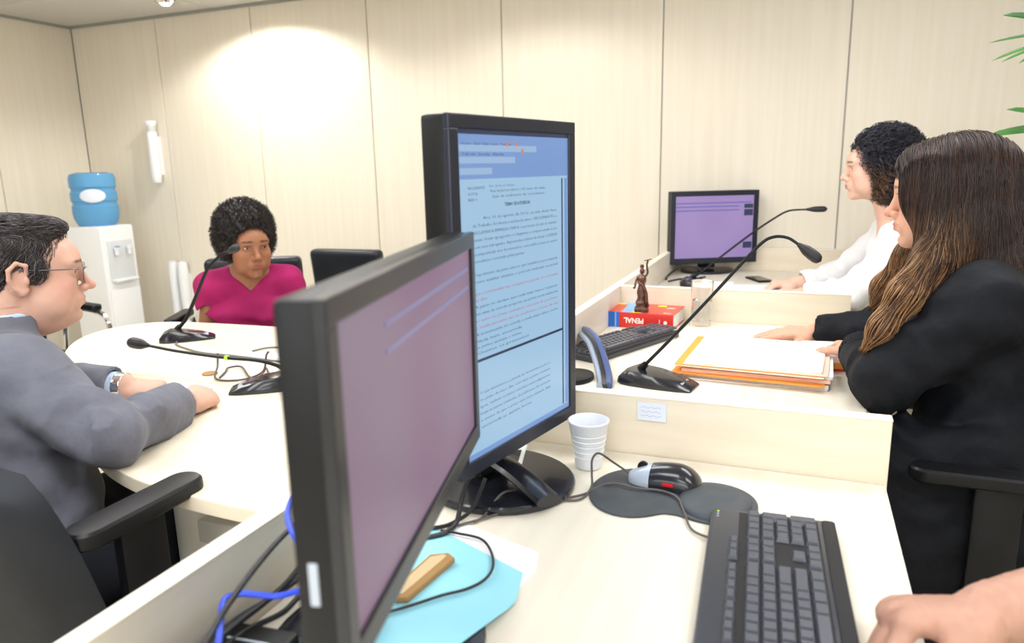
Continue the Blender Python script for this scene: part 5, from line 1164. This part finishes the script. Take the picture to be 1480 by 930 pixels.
# ---------------------------------------------------------------- 3. woman in the black robe (near)
def nearw():
    HO = v3((.293, 1.825, 1.184)); org = v3((.46, 1.83, .47)); Mh = frame((-.99, .10, -.06)); s = 1.0
    neck = v3((.345, 1.835, 1.02)); shL = v3((.350, 1.655, .972)); shR = v3((.340, 2.03, .965)); pel = v3((.47, 1.83, .53))
    elL = v3((.185, 1.660, .800)); wrL = v3((.150, 1.90, .800)); elR = v3((.235, 2.17, .80)); wrR = v3((.055, 2.225, .772))
    g = G(); P = head(g, HO, Mh, s, jaw=.97)
    g.cap(P(-.022, 0, -.045), neck + v3((0, 0, -.02)), .050, .052, .03)
    gb = G(); gb.p = list(g.p); torso(gb, pel, neck, shL, shR, -.01, wide=.9)
    for sh, el, wr in ((shL, elL, wrL), (shR, elR, wrR)): gb.cap(sh, el, .04, .034, .03); gb.cap(el, wr, .034, .024, .02)
    hand(gb, wrR, hmat((-1, -.03, -.07), (.0, -.15, 1), (0, -1, -.1)), .95, curl=(.12, .10, .08), spread=.03, thumb=(.75, .45, .25), tcurl=.15)
    hand(gb, wrL, hmat((-.3, 1, -.1), (.3, 0, 1), (-1, 0, 0)), .92, curl=(.4, .5, .3))
    for q in (-1, 1):
        a = pel + v3((0, q * .09, 0)); b = a + v3((-.40, 0, 0)); gb.cap(a, b, .075, .052, .03); gb.cap(b, b + v3((0, 0, -.42)), .05, .035, .02)
    sk = s2l(216, 166, 142)
    o = build_mesh('person', [(gb, (-.12, 1.5, .02), (.68, 2.35, 1.1), .0065), (g, HO - v3((.15, .14, .15)), HO + .14, .0022), (gb, wrR - v3((.19, .06, .04)), wrR + v3((.05, .06, .05)), .0024)], org, M['skin'], base=sk,
        paint=head_paint(HO, Mh, s, s2l(178, 84, 78), s2l(70, 46, 36), s2l(214, 140, 120), .8))
    tag(o, 'woman with long brown hair in black robe seated at the middle desk', 'person')
    eyes(P, Mh, s, org, o, (.04, .02, .01), Mh @ v3((1, 0, -.15)))
    j = G(); Mt, at = torso(j, pel, neck + v3((0, 0, -.02)), shL, shR, .024, wide=1.05, deep=1.12)
    for sh, el, wr, ph in ((shL, elL, wrL, 0), (shR, elR, wrR, 2)):
        dw = nrm(wr - el); e2 = wr - dw * .012
        j.cap(sh, el, .070, .066, .05, folds=(.005, 70, .75, .4, ph)); j.cap(el, e2, .062, .050, .03, flat=True, folds=(.005, 80, .2, .4, ph)); j.cap(e2 - dw * .015, e2 + dw * .03, .044, .044, .003, 's')
    a = pel + v3((.0, 0, .02)); j.ell(pel + v3((-.10, 0, -.02)), (.25, .20, .12), None, .08)
    for q in (-1, 1): b = pel + v3((-.36, q * .10, -.0)); j.cap(pel + v3((0, q * .09, 0)), b, .10, .085, .05, folds=(.006, 50, .5, 1, q)); j.cap(b, b + v3((.02, 0, -.34)), .085, .10, .05, folds=(.008, 45, .5, 1, q))
    j.ell((.37, 1.640, .40), (.24, .072, .32), None, .06); j.ell((.22, 1.70, .45), (.10, .10, .25), None, .08)
    j.noise(lambda X, Y, Z: .0045 * np.sin(Z * 70 + 40 * Y + 2 * np.sin(X * 30)) * np.sin(X * 22 + Z * 9), (.42, 1.8, .75), .35)
    j.fn(lambda X, Y, Z: np.maximum(np.maximum(np.abs(Y - neck[1]) - (Z - .84) * .32, X - neck[0]), -(Z - .80)), neck, .25, 's', .008)
    j.cap(neck + v3((0, 0, -.03)), neck + v3((0, 0, .1)), .060, .062, .01, 's')
    build_mesh('robe', [(j, (.0, 1.50, .10), (.74, 2.35, 1.08), .0055)], org, M['blazer'], o)
    b = G(); torso(b, pel, neck + v3((0, 0, -.02)), shL, shR, .004, wide=.95, deep=1.02); b.cap(neck + v3((0, 0, -.04)), neck + v3((0, 0, .1)), .056, .057, .008, 's')
    build_mesh('white_shirt', [(b, (.2, 1.6, .70), (.60, 2.1, 1.06), .006)], org, M['blouse'], o)
    for q, y0 in ((-1, -.045), (1, .045)):
        lp = obj('white_lapel', tube([Vector(neck - org) + Vector((-.055, y0 * .9, .035)), Vector(neck - org) + Vector((-.098, y0 * 1.25, -.02)), Vector(neck - org) + Vector((-.125, y0 * 1.4, -.08))], .011, 8, 6, flat=.35), M['blouse'], o, True)
    h = G(); h.ell(P(-.024, 0, .038), (.107, .090, .090), Mh, .02); h.ell(P(-.050, 0, -.03), (.092, .096, .115), Mh, .05); h.ell(P(.052, 0, .062), (.046, .070, .046), Mh, .03)
    for q in (-1, 1): h.ell(P(.044, q * .070, .010), (.046, .022, .070), Mh, .03); h.ell(P(.008, q * .078, -.075), (.046, .026, .080), Mh, .04)
    h.ell(P(-.070, 0, -.12), (.070, .085, .10), Mh, .05)
    h.chain([P(-.07, .05, -.10), v3((.40, 1.72, .98)), v3((.43, 1.70, .86))], [.060, .050, .022], .05)
    h.chain([P(-.10, -.03, -.10), v3((.455, 1.86, .96)), v3((.475, 1.88, .84))], [.060, .045, .02], .05)
    h.chain([P(.000, .085, -.09), v3((.262, 1.705, 1.045)), v3((.215, 1.675, .985)), v3((.172, 1.655, .915)), v3((.142, 1.66, .865))], [.034, .034, .028, .018, .005], .04)
    h.chain([P(.02, -.085, -.09), v3((.25, 1.93, 1.03)), v3((.20, 1.97, .95)), v3((.18, 1.97, .90))], [.03, .03, .02, .006], .04)
    gf = G(); gf.p = list(h.p)
    cutp = G()
    h.ell(P(.112, 0, -.06), (.066, .070, .10), Mh, .012, 's'); h.ell(P(.125, 0, -.01), (.050, .050, .045), Mh, .012, 's')
    ho = build_mesh('hair', [(h, (.04, 1.52, .80), (.62, 2.12, 1.36), .0045)], org, M['hair'], o, base=s2l(36, 25, 24))
    fw_, lf_ = Mh[:, 0], Mh[:, 1]
    def flow(p):
        l = (p - HO) @ Mh; top = np.clip((l[:, 2] - .02) / .09, 0, 1); side = np.sign(l[:, 1] + 1e-5)
        fr = (l[:, 0] > -.01) * np.clip((1.12 - p[:, 2]) * 8, 0, 1)
        f = np.zeros_like(p); f[:, 2] = -1 + .55 * top
        f += lf_ * (side * top * .9)[:, None] - fw_ * (.25 * (l[:, 0] < -.01))[:, None] * top[:, None] + fw_ * (fr * .55)[:, None] - lf_ * (side * .0)[:, None]
        return f
    dk = ramp(s2l(28, 21, 22), s2l(42, 30, 28), s2l(58, 40, 34), s2l(84, 56, 42)); lt = ramp(s2l(70, 46, 34), s2l(112, 76, 50), s2l(164, 118, 76), s2l(196, 156, 110))
    def colf(q, t):
        l = (q - HO) @ Mh; w_ = np.clip((-.02 - l[:, 2]) / .22, 0, 1) * np.clip((l[:, 0] + .07) / .07, 0, 1); w_ = np.clip(w_ * (.5 + 1.0 * t), 0, 1)[:, None]; return dk(q, t) * (1 - w_) + lt(q, t) * w_
    R_, _n = mesh_roots(ho, org, 5600, 8, lambda c, n: c[:, 2] > .93)
    rsx = np.random.RandomState(2)
    surf_strands('hair_strands', gf, R_, flow, 16, .0085, org, o, colf, r=.0008, off=(.0002, .0040), jit=.07, seed=6, lens=.6 + .8 * rsx.rand(len(R_)), wave=.10)
    RT, _n = mesh_roots(ho, org, 1500, 18, lambda c, n: ((c - HO) @ Mh)[:, 2] > .06)
    surf_strands('crown_strands', gf, RT, flow, 26, .0095, org, o, colf, r=.0008, off=(.001, .0050), jit=.05, seed=7, wave=.08)
    # loose wisps across the cheek
    ws = []
    for k in range(7):
        a_ = P(.060 - .006 * k, .073, .03); b_ = P(.062 - .010 * k, .078, -.05); c_ = P(.060 - .014 * k, .075, -.12); ws.append(tube([Vector(a_ - org), Vector(b_ - org), Vector(c_ - org), Vector(c_ - org) + Vector((-.01, -.01, -.05))], .0009, 4, 6))
    wm = joinmesh(*ws); wm.color_attributes.new('Col', 'FLOAT_COLOR', 'POINT').data.foreach_set('color', np.tile(np.array([*s2l(120, 84, 56), 1.0], np.float32), len(wm.vertices)))
    obj('wisps', wm, M['hair'], o, True)['kind'] = 'stuff'
    return o
nearw()

# ---------------------------------------------------------------- 4. woman in the white blouse (far)
def farw():
    HO = v3((.247, 2.985, 1.235)); org = v3((.50, 3.0, .47)); Mh = frame((-.985, -.10, -.02)); s = 1.0
    neck = v3((.315, 3.0, 1.045)); shL = v3((.335, 2.83, .985)); shR = v3((.33, 3.17, .985)); pel = v3((.47, 3.0, .52))
    elL = v3((.19, 2.80, .80)); wrL = v3((.02, 2.93, .768)); elR = v3((.16, 3.24, .80)); wrR = v3((-.01, 3.14, .775))
    g = G(); P = head(g, HO, Mh, s, jaw=.95)
    g.cap(P(-.022, 0, -.045), neck + v3((0, 0, -.02)), .047, .050, .03)
    gb = G(); gb.p = list(g.p); torso(gb, pel, neck, shL, shR, -.008, wide=.88, deep=.9)
    for sh, el, wr in ((shL, elL, wrL), (shR, elR, wrR)): gb.cap(sh, el, .04, .033, .03); gb.cap(el, wr, .033, .023, .02)
    hand(gb, wrL, hmat((-.95, .25, -.05), (0, -.1, 1), (-.2, 1, 0)), .93, curl=(.35, .45, .3), tcurl=.3)
    hand(gb, wrR, hmat((-.95, -.15, -.05), (0, -.1, 1), (.2, -1, 0)), .93, curl=(.6, .8, .4), tcurl=.3)
    for q in (-1, 1):
        a = pel + v3((0, q * .09, 0)); b = a + v3((-.38, 0, 0)); gb.cap(a, b, .075, .052, .03); gb.cap(b, b + v3((0, 0, -.42)), .05, .035, .02)
    sk = s2l(232, 188, 168)
    o = build_mesh('person', [(gb, (-.15, 2.6, .02), (.68, 3.4, 1.12), .0075), (g, HO - v3((.15, .14, .20)), HO + .14, .0026), (gb, (-.15, 2.83, .74), (.06, 3.24, .84), .0032)], org, M['skin'], base=sk,
        paint=head_paint(HO, Mh, s, s2l(206, 122, 116), s2l(50, 34, 32), s2l(232, 160, 150), .9))
    tag(o, 'woman with dark curly hair in white blouse seated at the farthest desk', 'person')
    eyes(P, Mh, s, org, o, (.03, .015, .01), Mh @ v3((1, 0, -.15)))
    j = G(); Mt, at = torso(j, pel, neck + v3((0, 0, -.02)), shL, shR, .012, wide=.98, deep=1.0, bust=.9)
    for sh, el, wr, ph in ((shL, elL, wrL, 0), (shR, elR, wrR, 2)):
        dw = nrm(wr - el); e2 = wr - dw * .030
        j.cap(sh, el, .060, .056, .04, folds=(.004, 70, .8, .4, ph)); j.cap(el, e2, .054, .040, .03, flat=True, folds=(.004, 80, .3, .5, ph)); j.cap(e2 - dw * .01, e2 + dw * .03, .034, .034, .003, 's')
    j.noise(lambda X, Y, Z: .004 * np.sin(Z * 50 + 60 * X), (.35, 3, .8), .35)
    j.fn(lambda X, Y, Z: np.maximum(np.maximum(np.abs(Y - neck[1]) - (Z - .90) * .45, X - neck[0] + .01), -(Z - .86)), neck, .22, 's', .006)
    j.cap(neck + v3((0, 0, -.035)), neck + v3((0, 0, .1)), .058, .060, .01, 's')
    build_mesh('blouse', [(j, (-.02, 2.65, .45), (.66, 3.35, 1.10), .0052)], org, M['blouse'], o)
    tr = G()
    for q in (-1, 1): b = pel + v3((-.38, q * .10, .01)); tr.cap(pel + v3((0, q * .09, .01)), b, .09, .068, .05); tr.cap(b, b + v3((0, 0, -.38)), .06, .05, .03)
    tr.ell(pel, (.15, .16, .09), None, .05)
    build_mesh('trousers', [(tr, (-.05, 2.75, .05), (.68, 3.25, .66), .011)], org, M['trouser'], o)
    h = G(); h.ell(P(-.032, 0, .048), (.112, .094, .094), Mh, .02); h.ell(P(-.055, 0, -.03), (.085, .098, .085), Mh, .05); h.ell(P(-.06, 0, -.08), (.06, .085, .05), Mh, .04)
    h.ell(P(.108, 0, -.025), (.076, .11, .104), Mh, .014, 's')
    h.noise(lambda X, Y, Z: .008 * np.sin(X * 110 + 2 * np.sin(Y * 90)) * np.sin(Z * 120 + 2 * np.sin(X * 80)) * np.sin(Y * 100 + 1), HO, .25)
    gf = G(); gf.p = [p_ for p_ in h.p if p_[3] != 'n']
    ho = build_mesh('hair', [(h, HO - .24, HO + .2, .005)], org, M['hair'], o, base=s2l(32, 30, 34))
    ctr = P(-.04, 0, .0); R_, N_ = mesh_roots(ho, org, 4200, 2, lambda c, n: (n * (c - ctr)).sum(1) > 0)
    dk = ramp(s2l(24, 23, 29), s2l(36, 34, 42), s2l(54, 53, 64), s2l(86, 86, 102)); lt = ramp(s2l(40, 32, 30), s2l(66, 48, 38), s2l(98, 72, 54), s2l(130, 98, 74))
    def colf(q, t): l = (q - HO) @ Mh; w_ = (np.clip((.02 - l[:, 2]) / .06, 0, 1) * np.clip((l[:, 0] + .06) / .05, 0, 1))[:, None]; return dk(q, t) * (1 - w_) + lt(q, t) * w_
    def flow(p): l = (p - HO) @ Mh; top = np.clip((l[:, 2] - .03) / .05, 0, 1)[:, None]; return -Mh[:, 0] * (.2 + .8 * top) + np.array((0, 0, -1.0)) * (1 - .6 * top)
    surf_strands('hair_curls', gf, R_, flow, 12, .0055, org, o, colf, r=.0015, off=(.001, .012), jit=.3, seed=4, curl=(.0085, .85), lift=.3)
    return o
farw()

# ---------------------------------------------------------------- 5. forearm and hand at the near desk
def arm5():
    W = v3((.205, .792, .800)); el = v3((.44, .88, .862)); org = v3((.40, .85, .80)); g = G()
    g.cap(el, W, .050, .031, .02); g.cap(el, el + v3((.16, -.12, .12)), .052, .060, .03)
    hand(g, W, hmat((-.97, -.22, -.12), (-.10, .35, 1), (-.25, -1, 0)), 1.10, curl=(.95, 1.15, .7), spread=.02, thumb=(.85, .30, .45), tcurl=.35, fat=1.12)
    kp = W + v3((-.09, 0, .01))
    g.noise(lambda X, Y, Z: .0006 * np.sin(X * 400 + Y * 90) * np.sin(Y * 300), kp, .1)
    o = build_mesh('person', [(g, (.0, .65, .70), (.75, 1.05, 1.08), .005), (g, (.02, .67, .73), (.29, .92, .88), .0023)], org, M['skin'], base=s2l(184, 142, 124), paint=[(W + v3((-.093, dy_, .004)), (.009, .004, .02), np.eye(3), s2l(150, 98, 84), .55, 2) for dy_ in (-.040, -.016, .008, .030)])
    tag(o, 'bare forearm and loosely closed hand of a person resting on the near desk corner', 'person')
    q = G(); a = el + v3((.05, -.04, .04)); b = el + v3((.2, -.15, .15)); q.cap(b, a, .078, .070, .01, flat=True); q.cap(a - nrm(b - a) * .03, a + nrm(b - a) * .02, .062, .062, .003, 's')
    build_mesh('shirt_sleeve', [(q, (.45, .6, .8), (.85, 1.0, 1.15), .006)], org, M['trouser'], o)
arm5()
